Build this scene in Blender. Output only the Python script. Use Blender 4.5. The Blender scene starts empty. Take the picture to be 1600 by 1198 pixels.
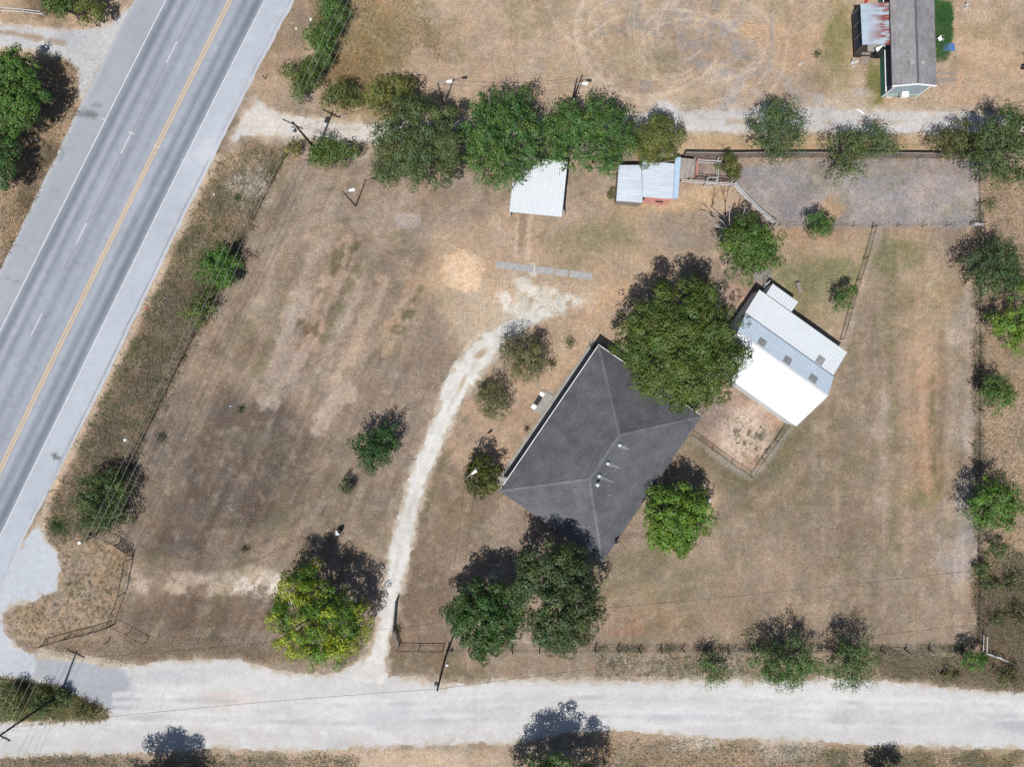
import bpy, math, random
import numpy as np
from mathutils import Vector

SC = bpy.context.scene
COL = SC.collection

# ------------------------------------------------------------------ camera, sky, sun, exposure
CAM_H = 85.0
FPX = 1067.0                      # focal length in photograph pixels (24 mm equivalent)
cam_d = bpy.data.cameras.new('camera')
cam_d.sensor_width = 36.0
cam_d.lens = 36.0 * FPX / 1600.0
cam_d.clip_start = 0.5
cam_d.clip_end = 6000
cam = bpy.data.objects.new('camera', cam_d)
cam.location = (0, 0, CAM_H)
COL.objects.link(cam)
SC.camera = cam

SUN_EL = math.radians(61)
sh = Vector((0.355, 0.935)).normalized()          # direction shadows fall on the ground
world = bpy.data.worlds.new('World')
SC.world = world
world.use_nodes = True
wn = world.node_tree.nodes
wl = world.node_tree.links
bg = wn['Background']
sky = wn.new('ShaderNodeTexSky')
sky.sky_type = 'NISHITA'
sky.sun_disc = False
sky.sun_elevation = SUN_EL
sky.sun_rotation = math.atan2(-sh.x, -sh.y)
sky.altitude = 150
wl.new(sky.outputs[0], bg.inputs[0])
bg.inputs[1].default_value = 0.075
sun_d = bpy.data.lights.new('sun', 'SUN')
sun_d.energy = 4.6
sun_d.angle = math.radians(0.53)
sun_d.color = (1.0, 0.965, 0.91)
sun = bpy.data.objects.new('sun', sun_d)
ldir = Vector((sh.x * math.cos(SUN_EL), sh.y * math.cos(SUN_EL), -math.sin(SUN_EL)))
sun.rotation_euler = ldir.to_track_quat('-Z', 'Y').to_euler()
COL.objects.link(sun)
SC.view_settings.view_transform = 'Standard'
SC.view_settings.look = 'None'
SC.view_settings.exposure = 0.25
SC.view_settings.gamma = 1.0
SC.view_settings.use_curve_mapping = False
E_LIT = 1.70                      # how bright a white level surface shows in this daylight

# ------------------------------------------------------------------ helpers
def W(px, py, h=0.0):
    """point at height h that the photograph shows at pixel (px, py)"""
    s = (CAM_H - h) / FPX
    return Vector(((px - 800) * s, (599 - py) * s, h))

def lin(c):
    c = np.asarray(c, float) / 255.0
    return np.where(c <= 0.04045, c / 12.92, ((c + 0.055) / 1.055) ** 2.4)

def alb(*c):
    """base colour of a level sunlit surface that shows as this 8 bit colour"""
    v = np.clip(lin(c) / E_LIT, 0.0, 0.82)
    return tuple(float(x) for x in v)

def smooth(a, b, x):
    t = np.clip((x - a) / (b - a), 0, 1)
    return t * t * (3 - 2 * t)

_tabs = {}
def vnoise(x, y, seed):
    if seed not in _tabs:
        _tabs[seed] = np.random.RandomState(seed).rand(256, 256)
    T = _tabs[seed]
    xi = np.floor(x).astype(np.int64); yi = np.floor(y).astype(np.int64)
    fx = x - xi; fy = y - yi
    fx = fx * fx * (3 - 2 * fx); fy = fy * fy * (3 - 2 * fy)
    x0 = xi & 255; x1 = (xi + 1) & 255; y0 = yi & 255; y1 = (yi + 1) & 255
    return ((T[x0, y0] * (1 - fx) + T[x1, y0] * fx) * (1 - fy) + (T[x0, y1] * (1 - fx) + T[x1, y1] * fx) * fy)

def fbm(x, y, scale, seed, octv=4):
    """-1..1, scale = size of the biggest feature in pixels of the photograph"""
    v = 0; a = 1; t = 0; f = 1.0 / scale
    for k in range(octv):
        v = v + a * (vnoise(x * f + 17.3 * k, y * f - 9.1 * k, seed + k) * 2 - 1)
        t += a; a *= 0.55; f *= 2.03
    return v / t * 1.6

def new_mesh(name, V, F, mat=None, col=None, uvless=True):
    V = np.asarray(V, np.float32); F = np.asarray(F, np.int32)
    me = bpy.data.meshes.new(name)
    n = F.shape[1]
    me.vertices.add(len(V)); me.vertices.foreach_set('co', V.ravel())
    me.loops.add(F.size); me.loops.foreach_set('vertex_index', F.ravel())
    me.polygons.add(len(F))
    me.polygons.foreach_set('loop_start', np.arange(0, F.size, n, dtype=np.int32))
    me.update(calc_edges=True)
    if col is not None:
        at = me.color_attributes.new('Col', 'FLOAT_COLOR', 'POINT')
        c4 = np.ones((len(V), 4), np.float32); c4[:, :3] = col
        at.data.foreach_set('color', c4.ravel())
    if mat: me.materials.append(mat)
    me.validate()
    return me

def link(name, me, parent=None, loc=None, label=None, cat=None, group=None, kind=None):
    o = bpy.data.objects.new(name, me)
    COL.objects.link(o)
    if parent is not None: o.parent = parent
    if loc is not None: o.location = loc
    if label: o['label'] = label
    if cat: o['category'] = cat
    if group: o['group'] = group
    if kind: o['kind'] = kind
    return o

def thing(name, label, cat, loc=(0, 0, 0), group=None):
    o = bpy.data.objects.new(name, None)
    o.empty_display_size = 0.3
    COL.objects.link(o)
    o.location = loc
    o['label'] = label; o['category'] = cat
    if group: o['group'] = group
    return o

class MB:
    """collects shapes for one mesh; coordinates are relative to org"""
    def __init__(s, org=(0, 0, 0)):
        s.v = []; s.f = []; s.o = Vector(org)
    def poly(s, pts):
        b = len(s.v); s.v += [tuple(Vector(p) - s.o) for p in pts]; s.f.append(tuple(range(b, b + len(pts))))
    def hexa(s, a, b):
        """a, b: two quads of points (bottom, top)"""
        n = len(a); k = len(s.v)
        s.v += [tuple(Vector(p) - s.o) for p in a] + [tuple(Vector(p) - s.o) for p in b]
        s.f.append(tuple(range(k + n - 1, k - 1, -1))); s.f.append(tuple(range(k + n, k + 2 * n)))
        for i in range(n):
            j = (i + 1) % n
            s.f.append((k + i, k + j, k + n + j, k + n + i))
    def box(s, c, sx, sy, sz, ang=0.0):
        c = Vector(c); ca, sa = math.cos(ang), math.sin(ang)
        q = [(-sx / 2, -sy / 2), (sx / 2, -sy / 2), (sx / 2, sy / 2), (-sx / 2, sy / 2)]
        q = [(x * ca - y * sa, x * sa + y * ca) for x, y in q]
        s.hexa([c + Vector((x, y, -sz / 2)) for x, y in q], [c + Vector((x, y, sz / 2)) for x, y in q])
    def slab(s, pts, t):
        """thin plate under the given top outline"""
        top = [Vector(p) for p in pts]
        if (top[1] - top[0]).cross(top[2] - top[1]).z < 0: top = top[::-1]
        s.hexa([p - Vector((0, 0, t)) for p in top], top)
    def tube(s, pts, rads, n=6):
        pts = [Vector(p) for p in pts]
        if not hasattr(rads, '__len__'): rads = [rads] * len(pts)
        k = len(s.v)
        for i, p in enumerate(pts):
            d = (pts[min(i + 1, len(pts) - 1)] - pts[max(i - 1, 0)]).normalized()
            u = d.cross(Vector((0, 0, 1)))
            if u.length < 1e-3: u = Vector((1, 0, 0))
            u.normalize(); w = d.cross(u)
            for j in range(n):
                a = 2 * math.pi * j / n
                s.v.append(tuple(p + (u * math.cos(a) + w * math.sin(a)) * rads[i] - s.o))
        for i in range(len(pts) - 1):
            for j in range(n):
                jj = (j + 1) % n
                s.f.append((k + i * n + j, k + i * n + jj, k + (i + 1) * n + jj, k + (i + 1) * n + j))
        s.f.append(tuple(range(k + n - 1, k - 1, -1)))
        e = k + (len(pts) - 1) * n
        s.f.append(tuple(range(e, e + n)))
    def lathe(s, c, prof, n=14):
        c = Vector(c); k = len(s.v)
        for r, z in prof:
            for j in range(n):
                a = 2 * math.pi * j / n
                s.v.append(tuple(c + Vector((r * math.cos(a), r * math.sin(a), z)) - s.o))
        for i in range(len(prof) - 1):
            for j in range(n):
                jj = (j + 1) % n
                s.f.append((k + i * n + j, k + i * n + jj, k + (i + 1) * n + jj, k + (i + 1) * n + j))
        s.f.append(tuple(range(k + n - 1, k - 1, -1)))
        e = k + (len(prof) - 1) * n
        s.f.append(tuple(range(e, e + n)))
    def mesh(s, name, mat, smooth_=False):
        me = bpy.data.meshes.new(name)
        me.from_pydata(s.v, [], s.f); me.materials.append(mat)
        if smooth_:
            me.polygons.foreach_set('use_smooth', [True] * len(me.polygons))
        me.update()
        return me
    def build(s, name, mat, parent=None, smooth_=False, **kw):
        return link(name, s.mesh(name, mat, smooth_), parent, **kw)

# ------------------------------------------------------------------ materials
def N(nt, t, **kw):
    n = nt.nodes.new(t)
    for k, v in kw.items(): setattr(n, k, v)
    return n

def mixrgb(nt, typ, fac, a, b):
    m = N(nt, 'ShaderNodeMix', data_type='RGBA', blend_type=typ)
    for sock, val in ((m.inputs[0], fac), (m.inputs[6], a), (m.inputs[7], b)):
        if isinstance(val, bpy.types.NodeSocket): nt.links.new(val, sock)
        elif isinstance(val, (int, float)): sock.default_value = val
        else: sock.default_value = (*val, 1)
    return m.outputs[2]

def noise(nt, vec, scale, detail=4, rough=0.6, lo=0.0, hi=1.0, a=0.3, b=0.7):
    n = N(nt, 'ShaderNodeTexNoise')
    n.inputs['Scale'].default_value = scale; n.inputs['Detail'].default_value = detail
    n.inputs['Roughness'].default_value = rough
    nt.links.new(vec, n.inputs['Vector'])
    m = N(nt, 'ShaderNodeMapRange')
    m.inputs[1].default_value = a; m.inputs[2].default_value = b
    m.inputs[3].default_value = lo; m.inputs[4].default_value = hi
    nt.links.new(n.outputs[0], m.inputs[0])
    return m.outputs[0], n.outputs[0]

def grey(nt, val):
    c = N(nt, 'ShaderNodeCombineColor')
    for i in range(3): nt.links.new(val, c.inputs[i])
    return c.outputs[0]

def base_mat(name, rough=0.8, spec=0.2):
    m = bpy.data.materials.new(name); m.use_nodes = True
    nt = m.node_tree; b = nt.nodes['Principled BSDF']
    b.inputs['Roughness'].default_value = rough
    b.inputs['Specular IOR Level'].default_value = spec
    return m, nt, b

def surf(name, col, rough=0.8, spec=0.2, metal=0.0, var=0.12, scale=1.5, stretch=(1, 1, 1), bump=0.0, fine=0.06):
    """plain procedural surface: colour with broad and fine variation"""
    m, nt, b = base_mat(name, rough, spec)
    b.inputs['Metallic'].default_value = metal
    tc = N(nt, 'ShaderNodeTexCoord'); mp = N(nt, 'ShaderNodeMapping')
    mp.inputs['Scale'].default_value = stretch
    nt.links.new(tc.outputs['Object'], mp.inputs[0])
    v1, raw = noise(nt, mp.outputs[0], scale, 5, 0.6, 1 - var, 1 + var)
    v2, raw2 = noise(nt, mp.outputs[0], scale * 11, 3, 0.6, 1 - fine, 1 + fine)
    c = mixrgb(nt, 'MULTIPLY', 1.0, col, grey(nt, v1))
    c = mixrgb(nt, 'MULTIPLY', 1.0, c, grey(nt, v2))
    nt.links.new(c, b.inputs['Base Color'])
    if bump:
        bp = N(nt, 'ShaderNodeBump'); bp.inputs['Strength'].default_value = bump
        bp.inputs['Distance'].default_value = 0.02
        nt.links.new(raw2, bp.inputs['Height']); nt.links.new(bp.outputs[0], b.inputs['Normal'])
    return m

def field_mat(name, amps, rough=0.95, flecks=0.0, bump=0.5, stretch=(1, 1, 1), rot=0.0):
    """material for everything laid on the ground: colour field x several scales of grain"""
    m, nt, b = base_mat(name, rough, 0.1)
    at = N(nt, 'ShaderNodeAttribute', attribute_name='Col')
    geo = N(nt, 'ShaderNodeNewGeometry'); mp = N(nt, 'ShaderNodeMapping')
    mp.inputs['Scale'].default_value = stretch; mp.inputs['Rotation'].default_value = (0, 0, rot)
    nt.links.new(geo.outputs['Position'], mp.inputs[0])
    c = at.outputs['Color']; h = None
    for sc, amp in amps:
        v, raw = noise(nt, mp.outputs[0], sc, 5, 0.65, 1 - amp, 1 + amp)
        c = mixrgb(nt, 'MULTIPLY', 1.0, c, grey(nt, v)); h = raw
    if flecks:
        v, raw = noise(nt, mp.outputs[0], 4.3, 3, 0.55, 0, 1, 0.60, 0.70)
        v3, raw3 = noise(nt, mp.outputs[0], 0.22, 3, 0.6, 0, 1, 0.42, 0.62)
        mu = N(nt, 'ShaderNodeMath', operation='MULTIPLY')
        nt.links.new(v, mu.inputs[0]); nt.links.new(v3, mu.inputs[1])
        mu2 = N(nt, 'ShaderNodeMath', operation='MULTIPLY'); mu2.inputs[1].default_value = flecks
        nt.links.new(mu.outputs[0], mu2.inputs[0])
        c = mixrgb(nt, 'MIX', mu2.outputs[0], c, alb(214, 192, 164))
        v, raw4 = noise(nt, mp.outputs[0], 2.6, 4, 0.6, 0, 1, 0.62, 0.74)
        v3, raw3 = noise(nt, mp.outputs[0], 0.13, 3, 0.6, 0, 1, 0.45, 0.65)
        mu = N(nt, 'ShaderNodeMath', operation='MULTIPLY')
        nt.links.new(v, mu.inputs[0]); nt.links.new(v3, mu.inputs[1])
        mu2 = N(nt, 'ShaderNodeMath', operation='MULTIPLY'); mu2.inputs[1].default_value = flecks
        nt.links.new(mu.outputs[0], mu2.inputs[0])
        c = mixrgb(nt, 'MIX', mu2.outputs[0], c, alb(104, 100, 66))
    nt.links.new(c, b.inputs['Base Color'])
    if bump:
        bp = N(nt, 'ShaderNodeBump'); bp.inputs['Strength'].default_value = bump
        bp.inputs['Distance'].default_value = 0.06
        nt.links.new(h, bp.inputs['Height']); nt.links.new(bp.outputs[0], b.inputs['Normal'])
    return m

M_ground = field_mat('dry_grass_soil', [(0.35, 0.12), (1.5, 0.20), (4.5, 0.30), (13.0, 0.25)], flecks=0.75, bump=0.8)
M_gravel = field_mat('pale_gravel', [(0.25, 0.06), (1.6, 0.08), (6.0, 0.13)], bump=0.4)
M_stone_road = field_mat('grey_gravel', [(0.35, 0.08), (1.8, 0.13), (6.0, 0.28)], bump=0.5)
M_asphalt = field_mat('worn_asphalt', [(0.12, 0.05), (0.9, 0.05), (9.0, 0.07)], bump=0.15)
M_white_paint = surf('road_paint_white', alb(226, 229, 233), var=0.14, scale=2.5, fine=0.15)
M_yellow_paint = surf('road_paint_yellow', alb(226, 198, 156), var=0.12, scale=2.5, fine=0.15)
M_concrete = surf('concrete', alb(172, 170, 164), var=0.12, scale=1.2, bump=0.2, fine=0.1)
M_concrete_old = surf('old_concrete', alb(182, 180, 178), var=0.16, scale=1.6, bump=0.3, fine=0.14)
M_white_metal = surf('white_metal', (0.53, 0.56, 0.585), rough=0.45, spec=0.4, var=0.03, scale=0.8, fine=0.02)
M_galv = surf('galvanised_metal', (.40, .45, .50), rough=0.5, spec=0.4, metal=0.0, var=0.12, scale=1.3, stretch=(0.35, 1.5, 1), fine=0.08)
M_galv_blue = surf('bluish_metal', (.36, .47, .60), rough=0.5, spec=0.4, var=0.08, scale=1.5)
M_shade_steel = surf('barn_shade_slope_steel', (.50, .58, .66), rough=0.45, spec=0.4, var=0.05, scale=0.9)  # bluer copy of the white metal: shade painted into the slope facing off-sun
M_wood = surf('weathered_wood', (0.16, 0.13, 0.105), var=0.25, scale=3, stretch=(3, 3, 0.5))
M_wood_dark = surf('creosote_wood', (0.035, 0.028, 0.024), var=0.25, scale=4)
M_wood_grey = surf('grey_boards', alb(165, 152, 145), var=0.2, scale=3)
M_board = surf('fence_boards', (0.20, 0.165, 0.15), var=0.25, scale=4, stretch=(3, 1, 0.4))
M_black_pipe = surf('black_pipe', (0.016, 0.014, 0.014), rough=0.6, var=0.2)
M_rust_pipe = surf('rusty_pipe', (0.055, 0.036, 0.028), rough=0.8, var=0.3, scale=3)
M_white_pipe = surf('white_pipe', (0.45, 0.45, 0.45), rough=0.5, var=0.1)
M_wire = surf('wire', (0.14, 0.13, 0.12), rough=0.6, metal=0.3, var=0.1)
M_cable = surf('cable', (0.34, 0.33, 0.31), rough=0.5, metal=0.2, var=0.05)
M_cable_dark = surf('dark_cable', (0.04, 0.038, 0.038), rough=0.6, var=0.05)
M_ceramic = surf('ceramic', (0.10, 0.08, 0.075), rough=0.3, spec=0.5)
M_transf = surf('transformer_paint', alb(200, 210, 218), rough=0.4, spec=0.5)
M_dark = surf('dark_rubber', (0.02, 0.021, 0.024), rough=0.6)
M_brick = surf('brick_wall', (0.24, 0.15, 0.11), var=0.15, scale=4)
M_green_wall = surf('green_siding', (0.045, 0.14, 0.11), var=0.08, scale=2)
M_mint = surf('pale_green_siding', alb(190, 212, 200), var=0.06)
M_navy = surf('dark_blue_shade_and_paint', (0.035, 0.05, 0.075), var=0.1)  # shade colour on walls and porch, plain body paint on the vehicle
M_pane = surf('window_glass', (0.05, 0.07, 0.10), rough=0.1, spec=0.8)
M_red = surf('red_painted_wall', (.55, .26, .22), var=0.15, scale=2)
M_white = surf('white_paint', (0.74, 0.74, 0.73), rough=0.5, var=0.04)
M_blue = surf('blue_tarp', alb(92, 134, 196), rough=0.5, var=0.15, scale=4)
M_red_plastic = surf('red_plastic', (0.5, 0.05, 0.035), rough=0.4)
M_dirt = surf('stable_dirt', alb(136, 118, 108), var=0.15)
M_bark = surf('bark', (0.16, 0.14, 0.12), rough=0.9, var=0.25, scale=5)
M_bark_pale = surf('pale_dead_bark', (0.33, 0.30, 0.28), rough=0.9, var=0.2, scale=5)
M_stone = surf('limestone', alb(205, 198, 186), var=0.15, scale=4)

def shingle_mat(name, c, light=1.0):
    m, nt, b = base_mat(name, 0.85, 0.25)
    tc = N(nt, 'ShaderNodeTexCoord')
    mp = N(nt, 'ShaderNodeMapping'); nt.links.new(tc.outputs['Object'], mp.inputs[0])
    v1, _ = noise(nt, mp.outputs[0], 0.45, 6, 0.65, 0.72, 1.28)
    v2, r2 = noise(nt, mp.outputs[0], 9.0, 3, 0.7, 0.72, 1.28)
    mp2 = N(nt, 'ShaderNodeMapping'); mp2.inputs['Scale'].default_value = (0.5, 0.5, 9.0)
    nt.links.new(tc.outputs['Object'], mp2.inputs[0])
    v3, r3 = noise(nt, mp2.outputs[0], 2.2, 2, 0.5, 0.86, 1.14)
    cc = mixrgb(nt, 'MULTIPLY', 1.0, c, grey(nt, v1))
    cc = mixrgb(nt, 'MULTIPLY', 1.0, cc, grey(nt, v2))
    cc = mixrgb(nt, 'MULTIPLY', 1.0, cc, grey(nt, v3))
    nt.links.new(cc, b.inputs['Base Color'])
    bp = N(nt, 'ShaderNodeBump'); bp.inputs['Strength'].default_value = 0.4; bp.inputs['Distance'].default_value = 0.02
    nt.links.new(r2, bp.inputs['Height']); nt.links.new(bp.outputs[0], b.inputs['Normal'])
    return m
M_shingle = shingle_mat('charcoal_shingles', (0.084, 0.086, 0.096))
M_shingle_cap = shingle_mat('shingle_caps', (0.115, 0.12, 0.13))
M_streak = shingle_mat('bleached_shingles', (0.16, 0.163, 0.175))
M_shingle_far = shingle_mat('grey_shingles', (.19, .185, .19))

def rust_mat():
    m, nt, b = base_mat('rusty_sheet', 0.6, 0.3)
    tc = N(nt, 'ShaderNodeTexCoord'); mp = N(nt, 'ShaderNodeMapping')
    mp.inputs['Scale'].default_value = (0.22, 1.1, 1); nt.links.new(tc.outputs['Object'], mp.inputs[0])
    v, _ = noise(nt, mp.outputs[0], 1.6, 6, 0.65, 0, 1, 0.44, 0.54)
    sx = N(nt, 'ShaderNodeSeparateXYZ'); nt.links.new(tc.outputs['Object'], sx.inputs[0])
    mr = N(nt, 'ShaderNodeMapRange'); mr.inputs[1].default_value = -1.2; mr.inputs[2].default_value = 0.9
    nt.links.new(sx.outputs[0], mr.inputs[0])
    mu = N(nt, 'ShaderNodeMath', operation='MULTIPLY'); nt.links.new(v, mu.inputs[0]); nt.links.new(mr.outputs[0], mu.inputs[1])
    v2, _ = noise(nt, tc.outputs['Object'], 1.3, 4, 0.6, 0.9, 1.1)
    c = mixrgb(nt, 'MULTIPLY', 1.0, alb(190, 205, 220), grey(nt, v2))
    c = mixrgb(nt, 'MIX', mu.outputs[0], c, alb(150, 82, 68))
    nt.links.new(c, b.inputs['Base Color'])
    return m
M_rust_sheet = rust_mat()

def leaf_mat(name, trans=0.16):
    m, nt, b = base_mat(name, 0.55, 0.35)
    at = N(nt, 'ShaderNodeAttribute', attribute_name='Col')
    nt.links.new(at.outputs['Color'], b.inputs['Base Color'])
    tr = N(nt, 'ShaderNodeBsdfTranslucent')
    tc = mixrgb(nt, 'MULTIPLY', 1.0, at.outputs['Color'], (1.15, 1.25, 0.7))
    nt.links.new(tc, tr.inputs[0])
    mx = N(nt, 'ShaderNodeMixShader'); mx.inputs[0].default_value = trans
    nt.links.new(b.outputs[0], mx.inputs[1]); nt.links.new(tr.outputs[0], mx.inputs[2])
    nt.links.new(mx.outputs[0], nt.nodes['Material Output'].inputs[0])
    return m
M_leaf = leaf_mat('leaves')
M_grassblade = leaf_mat('grass_blades', 0.25)

# ------------------------------------------------------------------ the colour field of the land
def road_x(y, off=0.0):
    """x of the highway's yellow line (photograph pixels on the ground), shifted sideways"""
    return 360 - 0.505 * y + 0.00002 * y * y + off

SOUTH_ROAD = [(-600, 900), (-10, 880), (30, 850), (58, 815), (74, 842), (92, 862), (97, 895), (94, 922), (60, 936), (26, 945), (6, 958), (10, 985), (30, 1008), (50, 1020),
              (58, 1020), (110, 1024), (150, 1033), (190, 1037), (240, 1032), (300, 1028), (375, 1027), (420, 1042), (480, 1050), (530, 1048),
              (560, 1030), (590, 1052), (640, 1058), (690, 1066), (740, 1066), (800, 1058), (900, 1060), (980, 1062),
              (1100, 1060), (1180, 1062), (1300, 1058), (1380, 1060), (1450, 1068), (1520, 1075), (1600, 1078), (2600, 1090),
              (2600, 1200), (1600, 1172), (1500, 1170), (1400, 1168), (1250, 1160), (1100, 1155), (950, 1142), (900, 1145),
              (800, 1162), (700, 1165), (560, 1172), (470, 1175), (330, 1170), (240, 1178), (180, 1178), (90, 1183), (-600, 1210),
              (-600, 1118), (0, 1124), (90, 1124), (160, 1120), (168, 1118), (150, 1103), (120, 1090), (80, 1074), (40, 1066), (0, 1062), (-600, 1040)]
DRIVE = [(545, 1064), (556, 1048), (568, 1030), (580, 1005), (594, 940), (600, 890), (612, 835), (628, 780), (645, 725), (665, 680), (683, 640),
         (690, 600), (712, 565), (742, 530), (780, 505), (812, 488), (850, 478), (868, 490), (848, 500), (822, 518),
         (790, 540), (765, 570), (742, 600), (722, 625), (706, 660), (690, 700), (668, 750), (655, 800), (645, 850),
         (634, 900), (622, 950), (610, 1000), (604, 1035), (606, 1056), (600, 1066)]
NORTH_LANE = [(352, 224), (380, 180), (400, 150), (440, 175), (520, 186), (590, 190), (700, 186), (900, 182), (955, 176), (1010, 172),
              (1030, 152), (1055, 156), (1064, 172), (1130, 168), (1200, 162), (1260, 164), (1330, 168), (1400, 172), (1500, 172),
              (1600, 178), (2600, 190), (2600, 222), (1600, 208), (1500, 210), (1400, 213), (1300, 208), (1200, 212), (1100, 208),
              (1000, 212), (900, 218), (700, 220), (585, 226), (480, 222), (420, 216), (385, 216), (360, 232)]
WEST_LANE = [(-600, 30), (-40, 36), (0, 36), (60, 42), (95, 46), (140, 44), (172, 36), (200, 10), (212, 0), (190, 60),
             (150, 120), (128, 165), (118, 110), (100, 95), (60, 78), (0, 75), (-600, 70)]
CORRAL = [(1150, 262), (1240, 252), (1380, 250), (1530, 250), (1530, 353), (1400, 354), (1215, 354), (1175, 320), (1150, 294)]

def seg_dist(x, y, a, b):
    ax, ay = a; bx, by = b
    dx, dy = bx - ax, by - ay
    t = np.clip(((x - ax) * dx + (y - ay) * dy) / (dx * dx + dy * dy + 1e-9), 0, 1)
    return np.hypot(x - ax - t * dx, y - ay - t * dy), t

def poly_sd(x, y, poly):
    d = np.full(x.shape, 1e9); ins = np.zeros(x.shape, bool)
    n = len(poly)
    for i in range(n):
        a = poly[i]; b = poly[(i + 1) % n]
        dd, _ = seg_dist(x, y, a, b); d = np.minimum(d, dd)
        if a[1] != b[1]:
            c = ((a[1] > y) != (b[1] > y)) & (x < (b[0] - a[0]) * (y - a[1]) / (b[1] - a[1]) + a[0])
            ins ^= c
    return np.where(ins, d, -d)

def mask_of(x, y, poly, amp, soft, seed, nsc=18):
    pts = np.array(poly); m = amp + soft + 4
    out = np.zeros(x.shape)
    q = np.nonzero((x > pts[:, 0].min() - m) & (x < pts[:, 0].max() + m) & (y > pts[:, 1].min() - m) & (y < pts[:, 1].max() + m))[0]
    if len(q):
        xx, yy = x[q], y[q]
        out[q] = smooth(-soft, soft, poly_sd(xx, yy, poly) + fbm(xx, yy, nsc, seed, 5) * amp)
    return out

class Paint:
    def __init__(s, x, y, base):
        s.x, s.y = x, y
        s.c = np.zeros((len(x), 3)) + np.array(base, float)
    def mix(s, m, col):
        s.c += (np.array(col, float) - s.c) * m[:, None]
    def add(s, m, col):
        s.c += np.array(col, float) * m[:, None]
    def patch(s, m, scale, t0, t1, seed, stretch=None):
        x, y = s.x, s.y
        if stretch:
            a, k = stretch
            ca, sa = math.cos(a), math.sin(a)
            x, y = (x * ca + y * sa) / k, -x * sa + y * ca
        return m * smooth(t0, t1, fbm(x, y, scale, seed, 4))
    def P(s, poly, col, op=1, soft=6, amp=6, seed=3, nsc=20, patch=None):
        m = mask_of(s.x, s.y, poly, amp, soft, seed, nsc) * op
        if patch: m = s.patch(m, *patch)
        s.mix(m, col)
    def B(s, cx, cy, rx, ry, col, op=1, ang=0, amp=0.35, seed=5, nsc=25, soft=0.5, patch=None):
        ca, sa = math.cos(math.radians(ang)), math.sin(math.radians(ang))
        R = max(rx, ry) * 1.9
        q = np.nonzero((abs(s.x - cx) < R) & (abs(s.y - cy) < R))[0]
        if not len(q): return
        x = s.x[q] - cx; y = s.y[q] - cy
        u = (x * ca + y * sa) / rx; v = (-x * sa + y * ca) / ry
        r = np.hypot(u, v) + fbm(s.x[q], s.y[q], nsc, seed, 4) * amp
        m = np.zeros(len(s.x)); m[q] = smooth(1 + soft, 1 - soft, r) * op
        if patch: m = s.patch(m, *patch)
        s.mix(m, col)
    def S(s, pts, w, col, op=1, soft=3, amp=2, seed=7, nsc=14, patch=None):
        pa = np.array(pts); m_ = w + soft + amp + 4
        q = np.nonzero((s.x > pa[:, 0].min() - m_) & (s.x < pa[:, 0].max() + m_) & (s.y > pa[:, 1].min() - m_) & (s.y < pa[:, 1].max() + m_))[0]
        if not len(q): return
        x, y = s.x[q], s.y[q]; d = np.full(x.shape, 1e9)
        for a, b in zip(pts[:-1], pts[1:]): d = np.minimum(d, seg_dist(x, y, a, b)[0])
        m = np.zeros(len(s.x)); m[q] = smooth(soft, -soft, d - w / 2 + fbm(x, y, nsc, seed, 4) * amp) * op
        if patch: m = s.patch(m, *patch)
        s.mix(m, col)

def arc(cx, cy, rx, ry, a0, a1, n=16, rot=0):
    r = []
    for i in range(n + 1):
        a = math.radians(a0 + (a1 - a0) * i / n)
        x, y = rx * math.cos(a), ry * math.sin(a)
        c, s_ = math.cos(math.radians(rot)), math.sin(math.radians(rot))
        r.append((cx + x * c - y * s_, cy + x * s_ + y * c))
    return r

ROAD_DIR = math.atan2(1, -0.5)      # along the highway, in image space

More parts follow.
